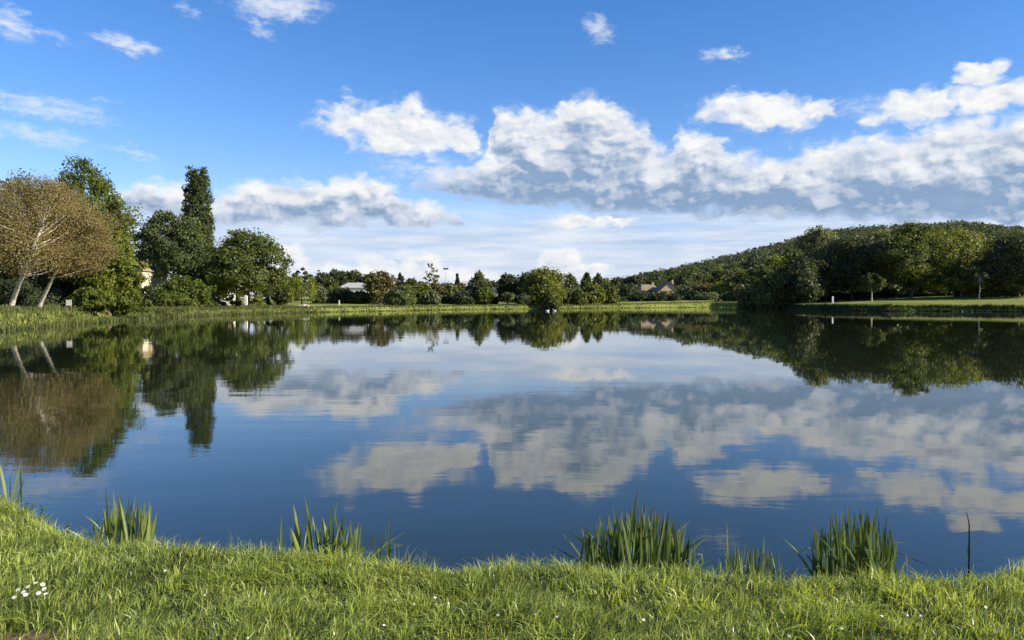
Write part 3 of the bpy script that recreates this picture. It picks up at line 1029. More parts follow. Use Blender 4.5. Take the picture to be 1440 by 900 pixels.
# ---- hedges behind the park lawn
def hedge(label, x0, x1, ytop, Y, leaf, deep=1.6):
    TREE_SEED[0] += 1
    rng = np.random.default_rng(TREE_SEED[0])
    X0, X1 = ray(x0, 420)[0] * Y, ray(x1, 420)[0] * Y
    xm = (X0 + X1) / 2
    z = hz(xm, Y)
    H = EYE + (420 - ytop) / F_PX * Y - z
    n = int((x1 - x0) * H / Y * F_PX * 5)
    L = np.stack([rng.uniform(X0, X1, n) - xm, rng.uniform(-deep / 2, deep / 2, n), rng.uniform(0.05, 1, n) ** 0.8 * H], 1)
    L[:, 2] *= 1 + 0.08 * np.sin(L[:, 0] * 1.3) + 0.05 * rng.normal(size=n)
    L[:, 2] = np.maximum(L[:, 2], 0.05)
    zz = height(L[:, 0] + xm, np.full(n, Y)) - z
    L[:, 2] += zz
    v, f, r = leaf_arrays(L, 1.7 * Y / F_PX, unit(L * np.array([0, 1, 0.4])), rng)
    root = empty('hedge', (xm, Y, z - 0.02), label, 'hedge')
    m = MB()
    for k in range(int((X1 - X0) / 1.2) + 2):
        xx = X0 + k * (X1 - X0) / (int((X1 - X0) / 1.2) + 1) - xm
        g = hz(xx + xm, Y) - z
        m.tube([(xx, 0, g - 0.1), (xx + 0.1, 0.1, g + H * 0.5), (xx - 0.1, 0, g + H * 0.9)], [0.05, 0.035, 0.01], 5)
    tag(obj('stems', m.mesh('stems'), MAT['bark_brown'], root), kind='stuff')
    obj('foliage', mesh_np('foliage', v, f, r), MAT[leaf], root)


hedge('long dark clipped hedge behind the right part of the park lawn', 1344, 1470, 409, 158.0, 'leaf_dark')
hedge('dark hedge behind the middle of the park lawn', 1262, 1342, 412, 172.0, 'leaf_deep')
hedge('dark hedge under the big black-green tree', 1140, 1258, 411, 175.0, 'leaf_deep')
hedge('low dark hedge along the far lawn under the white-roofed house', 440, 545, 419, 176.0, 'leaf_deep')
hedge('low dark hedge along the far lawn below the grey-roofed house', 575, 700, 418, 182.0, 'leaf_deep')
hedge('dark hedge behind the far lawn near the great round tree', 700, 860, 416, 200.0, 'leaf_deep')
hedge('pale garden hedge along the foot of the hill', 872, 1035, 416, 222.0, 'leaf_mid')

# ---- wood on the hill: nearer crowns one by one, the rest as one mass
def proto_arrays(kind, seed, n):
    rng = np.random.default_rng(seed)
    v, f, r, C = crown_arrays(rng, 1.0, 0.42, 0.08, kind, n, 0.038, per=22, clump=0.3)
    return v, f, r, C, rng


PROTO = [proto_arrays(k, 900 + i, 430) for i, k in enumerate(('dome', 'oval', 'round', 'dome', 'egg', 'oval'))]
rng = np.random.default_rng(77)
shared = []
for i, (v, f, r, C, rg) in enumerate(PROTO):
    vb = proto_arrays(('dome', 'oval', 'round', 'dome', 'egg', 'oval')[i], 950 + i, 1900)
    shared.append((mesh_np('crown', vb[0] , vb[1], vb[2]), trunk_mesh(vb[4], 1.0, 0.1, 0.022, vb[3], n_limbs=5)))
SIL_X = (840, 870, 900, 950, 1000, 1060, 1100, 1160, 1200, 1300, 1350, 1440, 1600)
SIL_Y = (392, 388, 383, 372, 360, 345, 335, 322, 315, 311, 307, 316, 326)
pts = []
guard = 0
while len(pts) < 1500 and guard < 60000:
    guard += 1
    x = rng.uniform(845, 1560)
    Y = 250 + 470 * rng.uniform(0, 1) ** 0.9
    X = (x - 720) / F_PX * Y
    zz = np.interp(X / Y, RIDGE_U, RIDGE_Z)
    if zz < 4 and Y > 420:
        continue
    if 890 < x < 960 and Y < 275:
        continue
    s = 5.0 + 9.0 * rng.uniform(0, 1) ** 1.6
    sil = np.interp(x, SIL_X, SIL_Y)
    s = min(s, (EYE + (420 - sil) / F_PX * Y - hz(X, Y)) * rng.uniform(0.85, 1.04))
    if s < 3.0:
        continue
    if any((X - q[0]) ** 2 + (Y - q[1]) ** 2 < (0.40 * s) ** 2 for q in pts):
        continue
    pts.append((X, Y, s))
pts.sort(key=lambda q: q[1])
HILL_MATS = ['leaf_hill', 'leaf_dark', 'leaf_grey', 'leaf_mid', 'leaf_hill', 'leaf_olive', 'leaf_dark']
n_single = 0
acc_v, acc_f, acc_r, nb = [], [], [], 0
for k, (X, Y, s) in enumerate(pts):
    z = hz(X, Y)
    i = int(rng.integers(0, 6))
    rz = rng.uniform(0, 6.28)
    wide = rng.uniform(0.9, 1.35)
    if Y < 330 and X / Y < 0.68:
        root = empty('hillside_tree', (X, Y, z - 0.1), 'one of the crowded trees on the lower slope of the wooded hill', 'tree', 'trees on the lower slope of the hill', rz, (s * wide, s * wide, s))
        crown_me, trunk_me = shared[i]
        if not trunk_me.materials:
            trunk_me.materials.append(MAT['bark_brown'])
            crown_me.materials.append(MAT['leaf_hill'])
        link(bpy.data.objects.new('trunk', trunk_me), root)
        c = link(bpy.data.objects.new('crown', crown_me), root)
        c.material_slots[0].link = 'OBJECT'
        c.material_slots[0].material = MAT[HILL_MATS[int(rng.integers(0, 7))]]
        n_single += 1
    else:
        v, f, r, C, rg = PROTO[i]
        co, si = math.cos(rz), math.sin(rz)
        sc = s * np.array([wide, wide, 1.0])
        w = v * sc
        w = np.stack([w[:, 0] * co - w[:, 1] * si + X, w[:, 0] * si + w[:, 1] * co + Y, w[:, 2] + z - 0.1], 1)
        acc_v.append(w); acc_f.append(f + nb); nb += len(w)
        tone = rng.uniform(0, 1) ** 1.3
        acc_r.append(np.clip(r * 0.28 + tone * 0.85 - 0.08, 0, 1))
wood = obj('woodland', mesh_np('woodland', np.vstack(acc_v), np.vstack(acc_f), np.concatenate(acc_r)), MAT['leaf_hill'])
tag(wood, 'dense green wood covering the hill on the right', 'wood', kind='stuff')
print('hill trees', len(pts), 'single', n_single)

# far line of trees closing the view behind the middle of the far bank
acc_v, acc_f, acc_r, nb = [], [], [], 0
for k in range(230):
    x = rng.uniform(-250, 900)
    Y = rng.uniform(270, 420)
    X = (x - 720) / F_PX * Y
    z = hz(X, Y)
    s = (420 - rng.uniform(391, 404)) / F_PX * Y + EYE - z
    if x < 430:
        s *= 1.15
    v, f, r, C, rg = PROTO[int(rng.integers(0, 6))]
    rz = rng.uniform(0, 6.28)
    co, si = math.cos(rz), math.sin(rz)
    w = v * s * np.array([1.3, 1.3, 1.0])
    w = np.stack([w[:, 0] * co - w[:, 1] * si + X, w[:, 0] * si + w[:, 1] * co + Y, w[:, 2] + z - 0.1], 1)
    acc_v.append(w); acc_f.append(f + nb); nb += len(w)
    acc_r.append(np.clip(r * 0.5 + rng.uniform(0, 0.3), 0, 1))
belt = obj('distant_wood', mesh_np('distant_wood', np.vstack(acc_v), np.vstack(acc_f), np.concatenate(acc_r)), MAT['leaf_hill'])
tag(belt, 'far dark belt of trees behind the far bank', 'wood', kind='stuff')

# ---- tall grass and reeds fringing the far banks
def fringe(name, label, px_pts, per_m, hgt, leaf, seed, inland, wid=0.05, off=(0.0, 0.0)):
    rng = np.random.default_rng(seed)
    L = [on_height(x, y, 0.0) for x, y in px_pts]
    V_, F_, R_l, nb = [], [], [], 0
    P = []
    for a, b in zip(L[:-1], L[1:]):
        d = (b - a).length
        n = int(d * per_m)
        t = rng.uniform(0, 1, n)
        P.append(np.stack([a.x + (b.x - a.x) * t, a.y + (b.y - a.y) * t], 1))
    P = np.vstack(P)
    n = len(P)
    # push inland along the gradient of the shore distance
    e = 0.2
    gx = lake_distance(P[:, 0] + e, P[:, 1]) - lake_distance(P[:, 0] - e, P[:, 1])
    gy = lake_distance(P[:, 0], P[:, 1] + e) - lake_distance(P[:, 0], P[:, 1] - e)
    g = unit(np.stack([gx, gy], 1))
    k = rng.uniform(-0.25, 1, n) ** 1 * inland
    P = P + g * k[:, None]
    z = np.maximum(height(P[:, 0], P[:, 1]), -0.05)
    patch = 0.65 + 0.35 * wave(P[:, 0], P[:, 1], 0.9, seed) + 0.15 * wave(P[:, 0], P[:, 1], 3.1, seed + 1)
    h = hgt * np.clip(patch, 0.25, 1.3) * rng.uniform(0.55, 1.25, n)
    ph = rng.uniform(0, 6.28, n)
    wdt = wid * rng.uniform(0.6, 1.4, n)
    lean = rng.normal(0, 0.28, (n, 2)) * h[:, None]
    v = np.empty((n, 4, 3))
    cx, sx = np.cos(ph) * wdt, np.sin(ph) * wdt
    v[:, 0] = np.stack([P[:, 0] - cx, P[:, 1] - sx, z - 0.03], 1)
    v[:, 1] = np.stack([P[:, 0] + cx, P[:, 1] + sx, z - 0.03], 1)
    v[:, 2] = np.stack([P[:, 0] + lean[:, 0] + cx * 0.3, P[:, 1] + lean[:, 1] + sx * 0.3, z + h], 1)
    v[:, 3] = np.stack([P[:, 0] + lean[:, 0] - cx * 0.3, P[:, 1] + lean[:, 1] - sx * 0.3, z + h], 1)
    o = obj(name, mesh_np(name, v.reshape(-1, 3), np.arange(n * 4).reshape(n, 4), np.clip(rng.uniform(0, 0.7, n) + 0.4 * (patch - 0.5), 0, 1)), MAT[leaf])
    tag(o, label, 'grass', kind='stuff')


left_px = [q for q in FAR[::-1] if q[0] <= 440]
mid_px = [q for q in FAR[::-1] if 400 <= q[0] <= 1050]
right_px = [q for q in FAR[::-1] if 1040 <= q[0] <= 1640]
fringe('bank_grass', 'tall green grass and reeds along the left bank', left_px, 260, 0.55, 'fringe', 3, 5.5, 0.045)
fringe('far_bank_grass', 'bright grass and reeds along the far bank', mid_px, 90, 0.38, 'fringe', 4, 4.0, 0.07)
fringe('right_bank_growth', 'dark rough growth hanging along the right bank edge', right_px, 160, 0.5, 'leaf_deep', 5, 0.8, 0.08)


# ------------------------------------------------------------------ houses and small things
plain('plaster_cream', (0.62, 0.55, 0.40), 0.9)
plain('plaster_white', (0.72, 0.70, 0.64), 0.9)
plain('stone_warm', (0.52, 0.42, 0.25), 0.9, 0.25)
plain('roof_pale', (0.40, 0.39, 0.36), 0.8)
plain('roof_grey', (0.42, 0.42, 0.42), 0.8)
plain('roof_slate', (0.055, 0.058, 0.065), 0.6)
plain('roof_orange', (0.26, 0.20, 0.12), 0.85, 0.3)
plain('glass', (0.03, 0.035, 0.04), 0.08, 0.05, spec=0.6)
plain('paint_white', (0.66, 0.65, 0.60), 0.5)
plain('timber', (0.16, 0.10, 0.06), 0.8, 0.3)
plain('car_paint', (0.012, 0.016, 0.024), 0.22, 0.1, spec=0.6)
plain('rubber', (0.015, 0.015, 0.015), 0.8)
plain('steel', (0.30, 0.32, 0.34), 0.4)
plain('lamp_glass', (0.7, 0.7, 0.68), 0.2)
plain('feather_white', (0.80, 0.79, 0.75), 0.8)
plain('feather_dark', (0.03, 0.028, 0.025), 0.7)
plain('beak_orange', (0.55, 0.22, 0.03), 0.5)
plain('stone_pale', (0.45, 0.42, 0.36), 0.9, 0.3)


def house(label, x, Y, wpx, yeave, yridge, wallm, roofm, gable_front=False, depth=8.0, rz=0.0, wins=2, ybase=None, roof_in=0.0):
    """gabled house; ridge runs along the view unless gable_front"""
    u = ray(x, 420)[0]
    X = u * Y
    z = hz(X, Y)
    W = wpx / F_PX * Y
    ze = EYE + (420 - yeave) / F_PX * Y - z
    zr = EYE + (420 - yridge) / F_PX * Y - z
    root = empty('house', (X, Y, z), label, 'house', rz=rz)
    w2, d2 = W / 2, depth / 2
    e = 0.35
    if gable_front:
        m = MB().prism([(-w2, -0.3), (w2, -0.3), (w2, ze), (0, zr), (-w2, ze)], -d2, d2)
        m.build('wall', MAT[wallm], root)
        sl_ = (zr - ze) / w2
        roof = MB()
        for s in (-1, 1):
            roof.add([(s * (w2 + e), -d2 - e, ze - e * sl_ + 0.02), (0, -d2 - e, zr + 0.02), (0, d2 + e, zr + 0.02), (s * (w2 + e), d2 + e, ze - e * sl_ + 0.02),
                      (s * (w2 + e), -d2 - e, ze - e * sl_ + 0.18), (0, -d2 - e, zr + 0.18), (0, d2 + e, zr + 0.18), (s * (w2 + e), d2 + e, ze - e * sl_ + 0.18)],
                     [(0, 1, 2, 3), (7, 6, 5, 4), (0, 4, 5, 1), (2, 6, 7, 3), (0, 3, 7, 4)])
        rf = roof.build('roof', MAT[roofm], root)
        MB().box(w2 * 0.45, w2 * 0.45 + 0.5, 0.5, 1.0, zr * 0.6, zr + 0.7).build('chimney', MAT['stone_warm'], rf)
    else:
        MB().box(-w2, w2, -d2, d2, -0.3, ze).build('wall', MAT[wallm], root)
        roof = MB()
        k = max(0.0, roof_in)
        roof.add([(-w2 - e, -d2 - e, ze), (w2 + e, -d2 - e, ze), (w2 + e, d2 + e, ze), (-w2 - e, d2 + e, ze), (-w2 - e + k, 0, zr), (w2 + e - k, 0, zr)],
                 [(0, 1, 5, 4), (2, 3, 4, 5), (1, 2, 5), (3, 0, 4), (0, 3, 2, 1)])
        rf = roof.build('roof', MAT[roofm], root)
        MB().box(w2 * 0.5, w2 * 0.5 + 0.6, -0.3, 0.3, zr - 1.0, zr + 0.7).build('chimney', MAT['stone_warm'], rf)
    for i in range(wins):
        xx = -w2 + W * (i + 0.5) / wins
        wz = ze * 0.45
        wn = MB().box(xx - 0.5, xx + 0.5, -d2 - 0.03, -d2 + 0.05, wz - 0.6, wz + 0.6).build('window', MAT['glass'], root)
        fr = MB()
        for (a0, a1, b0, b1) in ((-0.58, -0.5, -0.68, 0.68), (0.5, 0.58, -0.68, 0.68), (-0.5, 0.5, 0.6, 0.68), (-0.5, 0.5, -0.68, -0.6), (-0.03, 0.03, -0.6, 0.6)):
            fr.box(xx + a0, xx + a1, -d2 - 0.06, -d2 + 0.04, wz + b0, wz + b1)
        fr.build('frame', MAT['paint_white'], wn)
    dx = w2 * 0.1
    MB().box(dx - 0.45, dx + 0.45, -d2 - 0.04, -d2 + 0.05, 0, 2.05).build('door', MAT['timber'], root)
    return root


house('tall cream house glimpsed through the dark trees at left', 205, 130.0, 26, 380, 368, 'plaster_cream', 'roof_orange', gable_front=True, depth=9, wins=2)
house('low white house behind the trees right of the rounded green bush', 314, 168.0, 24, 411, 403, 'plaster_white', 'roof_orange', wins=3, depth=8)
house('long house with a wide pale roof on the far bank', 503, 196.0, 40, 405, 397.5, 'plaster_white', 'roof_pale', wins=4, depth=10, roof_in=1.5)
house('house with a sloping grey roof half hidden by far bank trees', 657, 206.0, 30, 404, 395, 'plaster_white', 'roof_grey', wins=3, depth=9, roof_in=2.0)
house('small cream gabled house left of the black-green tree', 696, 205.0, 13, 409, 402, 'plaster_cream', 'roof_orange', gable_front=True, depth=7, wins=1)
house('house with a broad triangular gable at the foot of the hill', 937, 236.0, 36, 413, 397, 'stone_warm', 'timber', gable_front=True, depth=10, wins=2)
house('house with an orange and grey roof left of the triangular gable', 911, 244.0, 22, 409, 400, 'stone_warm', 'roof_orange', wins=2, depth=8, roof_in=0.8)

# dark car parked end-on by the rounded bush
cx = ray(300, 420)[0] * 131.0
cz = hz(cx, 131.0)
car = empty('parked_car', (cx, 131.0, cz), 'dark car parked between the rounded bush and the big round tree', 'car', rz=math.radians(62))
MB().prism([(-2.0, 0.32), (2.0, 0.32), (2.02, 0.62), (1.85, 0.80), (1.0, 0.90), (-1.75, 0.92), (-2.02, 0.75)], -0.82, 0.82).build('body', MAT['car_paint'], car)
MB().prism([(1.0, 0.90), (0.35, 1.38), (-1.05, 1.42), (-1.75, 0.92)], -0.68, 0.68).build('cabin', MAT['glass'], car)
MB().prism([(0.35, 1.385), (0.30, 1.43), (-1.0, 1.47), (-1.05, 1.425)], -0.66, 0.66).build('roof', MAT['car_paint'], car)
for sx in (-1.25, 1.25):
    for sy in (-0.80, 0.80):
        MB().tube([(sx, sy - 0.1, 0.31), (sx, sy + 0.1, 0.31)], [0.31, 0.31], 14).build('wheel', MAT['rubber'], car)
for sy in (-0.6, 0.6):
    MB().box(1.97, 2.05, sy - 0.16, sy + 0.16, 0.60, 0.72).build('headlight', MAT['lamp_glass'], car)

# white post, white board, small pale posts
def post(name, label, x, Y, ytop, w, m, group=None):
    X = ray(x, 420)[0] * Y
    z = hz(X, Y)
    H = EYE + (420 - ytop) / F_PX * Y - z
    root = empty(name, (X, Y, z), label, 'post', group)
    MB().box(-w, w, -w, w, -0.3, H).build('shaft', MAT[m], root)
    MB().add([(-w * 1.2, -w * 1.2, H), (w * 1.2, -w * 1.2, H), (w * 1.2, w * 1.2, H), (-w * 1.2, w * 1.2, H), (0, 0, H + w * 1.5)],
             [(0, 3, 2, 1), (0, 1, 4), (1, 2, 4), (2, 3, 4), (3, 0, 4)]).build('cap', MAT[m], root)


post('white_post', 'square white post standing at the foot of the big round tree', 346, 121.0, 417, 0.18, 'paint_white')
post('white_post', 'short white post on the shaded part of the right lawn', 1171, 151.0, 418, 0.14, 'paint_white')
post('white_post', 'thin pale post on the far lawn under the white-roofed house', 477, 146.0, 423, 0.10, 'paint_white')
bx = ray(97, 420)[0] * 69.0
bz = hz(bx, 69.0)
board = empty('notice_board', (bx, 69.0, bz), 'small blank white board on timber legs on the left bank', 'sign')
for s in (-0.16, 0.16):
    MB().box(s - 0.03, s + 0.03, -0.03, 0.03, -0.2, 1.15).build('leg', MAT['timber'], board)
MB().box(-0.24, 0.24, -0.06, -0.032, 0.70, 1.20).build('panel', MAT['paint_white'], board)

# low white garden wall by the car
wx0 = ray(322, 420)[0] * 140.0
wz0 = hz(wx0, 140.0)
wall = empty('garden_wall', (wx0, 140.0, wz0), 'low white wall behind the parked car', 'wall')
MB().box(-1.9, 1.9, -0.12, 0.12, -0.2, 0.85).build('wall_body', MAT['plaster_white'], wall)
MB().box(-1.95, 1.95, -0.16, 0.16, 0.852, 0.92).build('coping', MAT['stone_pale'], wall)

# floodlight mast behind the far trees
mx = ray(627, 420)[0] * 240.0
mz = hz(mx, 240.0)
mast = empty('floodlight_mast', (mx, 240.0, mz), 'thin floodlight mast rising above the far bank trees', 'mast')
mh = EYE + (420 - 379) / F_PX * 240.0 - mz
MB().tube([(0, 0, -0.3), (0, 0, mh)], [0.09, 0.05], 8).build('pole', MAT['steel'], mast)
MB().box(-0.75, 0.75, -0.05, 0.05, mh - 0.05, mh + 0.05).build('crossbar', MAT['steel'], mast)
for s in (-0.55, 0.0, 0.55):
    MB().prism([(s - 0.22, mh + 0.06), (s + 0.22, mh + 0.06), (s + 0.26, mh + 0.46), (s - 0.26, mh + 0.46)], -0.15, 0.15).build('floodlight', MAT['roof_slate'], mast)


# birds on the water
def bird(name, label, x, y, length, body_m, swan, face, group=None):
    p = on_height(x, y, 0.0)
    root = empty(name, (p.x, p.y, 0.0), label, 'bird', group, rz=0 if face > 0 else math.pi)
    L = length
    m = MB()
    pts = [(-0.55 * L, 0, 0.22 * L), (-0.42 * L, 0, 0.16 * L), (-0.2 * L, 0, 0.12 * L), (0.1 * L, 0, 0.11 * L), (0.32 * L, 0, 0.13 * L), (0.42 * L, 0, 0.17 * L)]
    m.tube(pts, [0.015 * L, 0.10 * L, 0.17 * L, 0.19 * L, 0.13 * L, 0.04 * L], 12)
    if swan:
        nk = [(0.34 * L, 0, 0.16 * L), (0.46 * L, 0, 0.26 * L), (0.44 * L, 0, 0.42 * L), (0.40 * L, 0, 0.56 * L), (0.45 * L, 0, 0.66 * L), (0.53 * L, 0, 0.64 * L), (0.58 * L, 0, 0.60 * L)]
        m.tube(nk, [0.08 * L, 0.055 * L, 0.04 * L, 0.036 * L, 0.042 * L, 0.045 * L, 0.025 * L], 9)
        hd = (0.58 * L, 0.60 * L)
    else:
        nk = [(0.34 * L, 0, 0.18 * L), (0.44 * L, 0, 0.28 * L), (0.46 * L, 0, 0.38 * L), (0.52 * L, 0, 0.40 * L), (0.58 * L, 0, 0.37 * L)]
        m.tube(nk, [0.09 * L, 0.07 * L, 0.07 * L, 0.07 * L, 0.03 * L], 9)
        hd = (0.58 * L, 0.37 * L)
    m.build('body', MAT[body_m], root, True)
    for s in (-1, 1):
        MB().ball((-0.12 * L, s * 0.12 * L, 0.22 * L), (0.30 * L, 0.07 * L, 0.11 * L), 10, 6).build('wing', MAT[body_m], root, True)
    MB().tube([(hd[0] - 0.01 * L, 0, hd[1]), (hd[0] + 0.09 * L, 0, hd[1] - 0.035 * L)], [0.024 * L, 0.012 * L], 7).build('beak', MAT['beak_orange'], root)


bird('swan', 'left white swan of the pair below the great round tree', 770, 437.6, 0.6, 'feather_white', True, 1, 'swans on the water')
bird('swan', 'right white swan of the pair below the great round tree', 780, 437.4, 0.6, 'feather_white', True, -1, 'swans on the water')
bird('duck', 'dark duck swimming just off the far bank below the rusty tree', 535, 441.0, 0.45, 'feather_dark', False, 1)

# pale stones at the water below the willow
for i, (x, Y, r) in enumerate([(422, 127.5, 0.45), (428, 127.0, 0.6), (433, 126.6, 0.4)]):
    X = ray(x, 420)[0] * Y
    m = MB().ball((0, 0, 0), (r * 1.2, r * 0.9, r * 0.7), 9, 6)
    rg = np.random.default_rng(40 + i)
    m.v = [tuple(np.array(p) * rg.uniform(0.82, 1.15)) for p in m.v]
    o = m.build('bank_stone', MAT['stone_pale'])
    o.location = (X, Y, max(0.1, hz(X, Y)) + 0.15)
    tag(o, ['left', 'middle', 'right'][i] + ' one of three pale stones at the water below the willow', 'stone', 'pale stones below the willow')


# ------------------------------------------------------------------ foreground bank: turf, irises, daisies
foliage('turf', (0.072, 0.115, 0.016), (0.48, 0.55, 0.140), 0.42, scale=1.6, rough=0.36, spec=0.5)
foliage('straw', (0.16, 0.13, 0.055), (0.36, 0.31, 0.15), 0.3, scale=2.0, tcol=(1.1, 1.0, 0.7))
foliage('weed', (0.030, 0.060, 0.012), (0.10, 0.16, 0.030), 0.35, scale=3.0)


def blades(P, h, lean, wid, rng, curl=0.5, zoff=-0.012):
    """two-segment grass blades from arrays"""
    n = len(P)
    z = height(P[:, 0], P[:, 1]) + zoff
    ph = rng.uniform(0, 6.28, n)
    c = np.stack([np.cos(ph), np.sin(ph), np.zeros(n)], 1) * wid[:, None]
    base = np.stack([P[:, 0], P[:, 1], z], 1)
    d = np.stack([lean[:, 0], lean[:, 1], np.zeros(n)], 1)
    mid = base + d * 0.30 + np.array([0, 0, 1.0]) * (h * 0.58)[:, None]
    drop = np.clip(1 - curl * np.linalg.norm(lean, axis=1) / np.maximum(h, 1e-4), 0.25, 1)
    tip = base + d + np.array([0, 0, 1.0]) * (h * (0.58 + 0.42 * drop))[:, None]
    v = np.empty((n, 6, 3))
    v[:, 0], v[:, 1] = base - c, base + c
    v[:, 2], v[:, 3] = mid - c * 0.85, mid + c * 0.85
    v[:, 4], v[:, 5] = tip - c * 0.12, tip + c * 0.12
    k = np.arange(n)[:, None] * 6
    f = np.concatenate([k + np.array([0, 1, 3, 2]), k + np.array([2, 3, 5, 4])], 1).reshape(-1, 4)
    return v.reshape(-1, 3), f


rng = np.random.default_rng(11)


def scatter(n, x0, x1, y0, y1):
    return np.stack([rng.uniform(x0, x1, n), rng.uniform(y0, y1, n)], 1)


P = scatter(480000, -8.5, 6.5, 2.2, 9.6)
sd = lake_distance(P[:, 0], P[:, 1])
inview = (np.abs(P[:, 0]) < 0.68 * P[:, 1] + 0.25) & (P[:, 1] > 3.0)
keep = (sd > 0.05) & (sd < 4.5) & (inview | (rng.uniform(size=len(P)) < 0.22))
bare = ((P[:, 0] + 2.50) / 0.32) ** 2 + ((P[:, 1] - 3.74) / 0.36) ** 2
keep &= rng.uniform(size=len(P)) < np.clip(0.22 + sstep(bare + 0.4 * wave(P[:, 0], P[:, 1], 9.0, 3.0), 0.5, 1.4), 0, 1)
thin = 0.72 + 0.35 * wave(P[:, 0], P[:, 1], 5.0, 5.0)
keep &= rng.uniform(size=len(P)) < np.clip(thin + 0.25, 0.25, 1)
P, sd = P[keep], sd[keep]
n = len(P)
tuft = wave(P[:, 0], P[:, 1], 4.2, 0.7) + 0.7 * wave(P[:, 0], P[:, 1], 11.0, 2.7)
h = (0.066 + 0.027 * tuft + 0.012 * sstep(sd, 0.5, 0.15)) * rng.uniform(0.45, 1.6, n)
flow = wave(P[:, 0], P[:, 1], 2.3, 6.0) * 2.5 + rng.normal(0, 1.2, n)
amt = np.abs(rng.normal(0.0, 1.15, n)) * h
lean = np.stack([np.cos(flow), np.sin(flow)], 1) * amt[:, None]
v, f = blades(P, np.clip(h, 0.018, 0.2), lean, rng.uniform(0.0015, 0.0040, n), rng)
tone = np.clip(0.46 + 0.20 * wave(P[:, 0], P[:, 1], 1.9, 8.0) + 0.22 * sstep(sd, 0.7, 0.3) + rng.normal(0, 0.34, n), 0, 1)
turf = obj('grass', mesh_np('grass', v, f, np.repeat(tone, 2)), MAT['turf'])
tag(turf, 'bright green meadow grass on the near bank', 'grass', kind='stuff')
print('blades', n)
# coarser tufts of broad blades lying every way
C = scatter(1500, -6.5, 4.8, 3.1, 8.4)
sdc = lake_distance(C[:, 0], C[:, 1])
C = C[(sdc > 0.2) & (sdc < 3.5)]
w = rng.integers(0, len(C), 26000)
P = C[w] + rng.normal(0, 0.035, (26000, 2))
sd = lake_distance(P[:, 0], P[:, 1])
bare = ((P[:, 0] + 2.50) / 0.32) ** 2 + ((P[:, 1] - 3.74) / 0.36) ** 2
ok = (sd > 0.1) & (bare > 1.0)
P, w = P[ok], w[ok]
n = len(P)
size = rng.uniform(0.6, 1.25, len(C))[w]
h = size * rng.uniform(0.05, 0.125, n)
out = (P - C[w]) / 0.05 + rng.normal(0, 0.5, (n, 2))
v, f = blades(P, h, out * h[:, None] * 0.55, rng.uniform(0.0020, 0.0048, n), rng, 0.7)
ctone = rng.uniform(0.15, 1.0, len(C))[w]
o = obj('tufted_grass', mesh_np('tufted_grass', v, f, np.repeat(np.clip(ctone * 0.7 + rng.uniform(0, 0.4, n), 0, 1), 2)), MAT['turf'])
tag(o, 'coarse broad-bladed tufts in the near bank grass', 'grass', kind='stuff')
# dry stems among the grass, thicker towards the crest
P = scatter(26000, -6.5, 4.8, 3.1, 8.6)
sd = lake_distance(P[:, 0], P[:, 1])
dry = wave(P[:, 0], P[:, 1], 2.7, 4.0)
keep = (sd > 0.08) & (sd < 3.5) & (rng.uniform(size=len(P)) < 0.25 + 0.45 * np.clip(dry, 0, 1) + 0.3 * sstep(sd, 0.6, 0.3))
P, sd = P[keep], sd[keep]
n = len(P)
h = rng.uniform(0.03, 0.10, n)
lean = rng.normal(0, 0.7, (n, 2)) * h[:, None]
v, f = blades(P, h, lean, rng.uniform(0.0008, 0.0016, n), rng)
o = obj('dry_grass', mesh_np('dry_grass', v, f, np.repeat(rng.uniform(0, 1, n), 2)), MAT['straw'])
tag(o, 'pale dry stems mixed into the near bank grass', 'grass', kind='stuff')
# longer thin grass along the crest, against the water
P = scatter(90000, -6.5, 4.8, 4.6, 9.2)
sd = lake_distance(P[:, 0], P[:, 1])
cl = wave(P[:, 0], P[:, 1], 6.5, 1.0) + 0.6 * wave(P[:, 0], P[:, 1], 15.0, 5.0)
keep = (sd > 0.06) & (sd < 0.40) & (rng.uniform(size=len(P)) < np.clip(0.30 + 0.55 * cl, 0.05, 1))
P, cl = P[keep], cl[keep]
n = len(P)
h = (0.09 + 0.05 * np.clip(cl, 0, 2)) * rng.uniform(0.5, 1.5, n)
lean = rng.normal(0, 0.30, (n, 2)) * h[:, None]
v, f = blades(P, h, lean, rng.uniform(0.0010, 0.0020, n), rng)
o = obj('crest_grass', mesh_np('crest_grass', v, f, np.repeat(rng.uniform(0.2, 1, n), 2)), MAT['turf'])
tag(o, 'longer thin grass along the edge of the near bank', 'grass', kind='stuff')


# ---- yellow-flag irises: every sword leaf a piece of its own
def m_iris(dark=(0.020, 0.042, 0.013), light=(0.145, 0.20, 0.058)):
    g = V.tree.nodes.new('ShaderNodeObjectInfo')
    r = V(g.outputs['Random'])
    x, y, z = n_sep(n_obj())
    c = n_mix(r, dark, light)
    st = n_noise(n_xyz(x * 60.0, y * 60.0, z * 1.2), 1.0, 3.0, 0.6)
    c = n_mix(st.step(0.35, 0.7) * 0.35, c, (0.17, 0.21, 0.09))
    c = n_mix(z.step(0.80, 1.0) * r.step(0.5, 0.9), c, (0.20, 0.17, 0.07))
    p = principled(c, 0.33, 0.45)
    t = V.tree.nodes.new('ShaderNodeBsdfTranslucent')
    put(t.inputs['Color'], n_mix(1.0, c, (1.5, 1.5, 0.5), 'MULTIPLY'))
    mx = V.tree.nodes.new('ShaderNodeMixShader')
    mx.inputs[0].default_value = 0.3
    V.tree.links.new(p, mx.inputs[1])
    V.tree.links.new(t.outputs[0], mx.inputs[2])
    return mx.outputs[0]


material('iris_leaf', m_iris)
material('sunlit_iris_leaf', lambda: m_iris((0.060, 0.090, 0.018), (0.27, 0.33, 0.10)))  # paler copy of the iris leaf: sunlight put into the colour


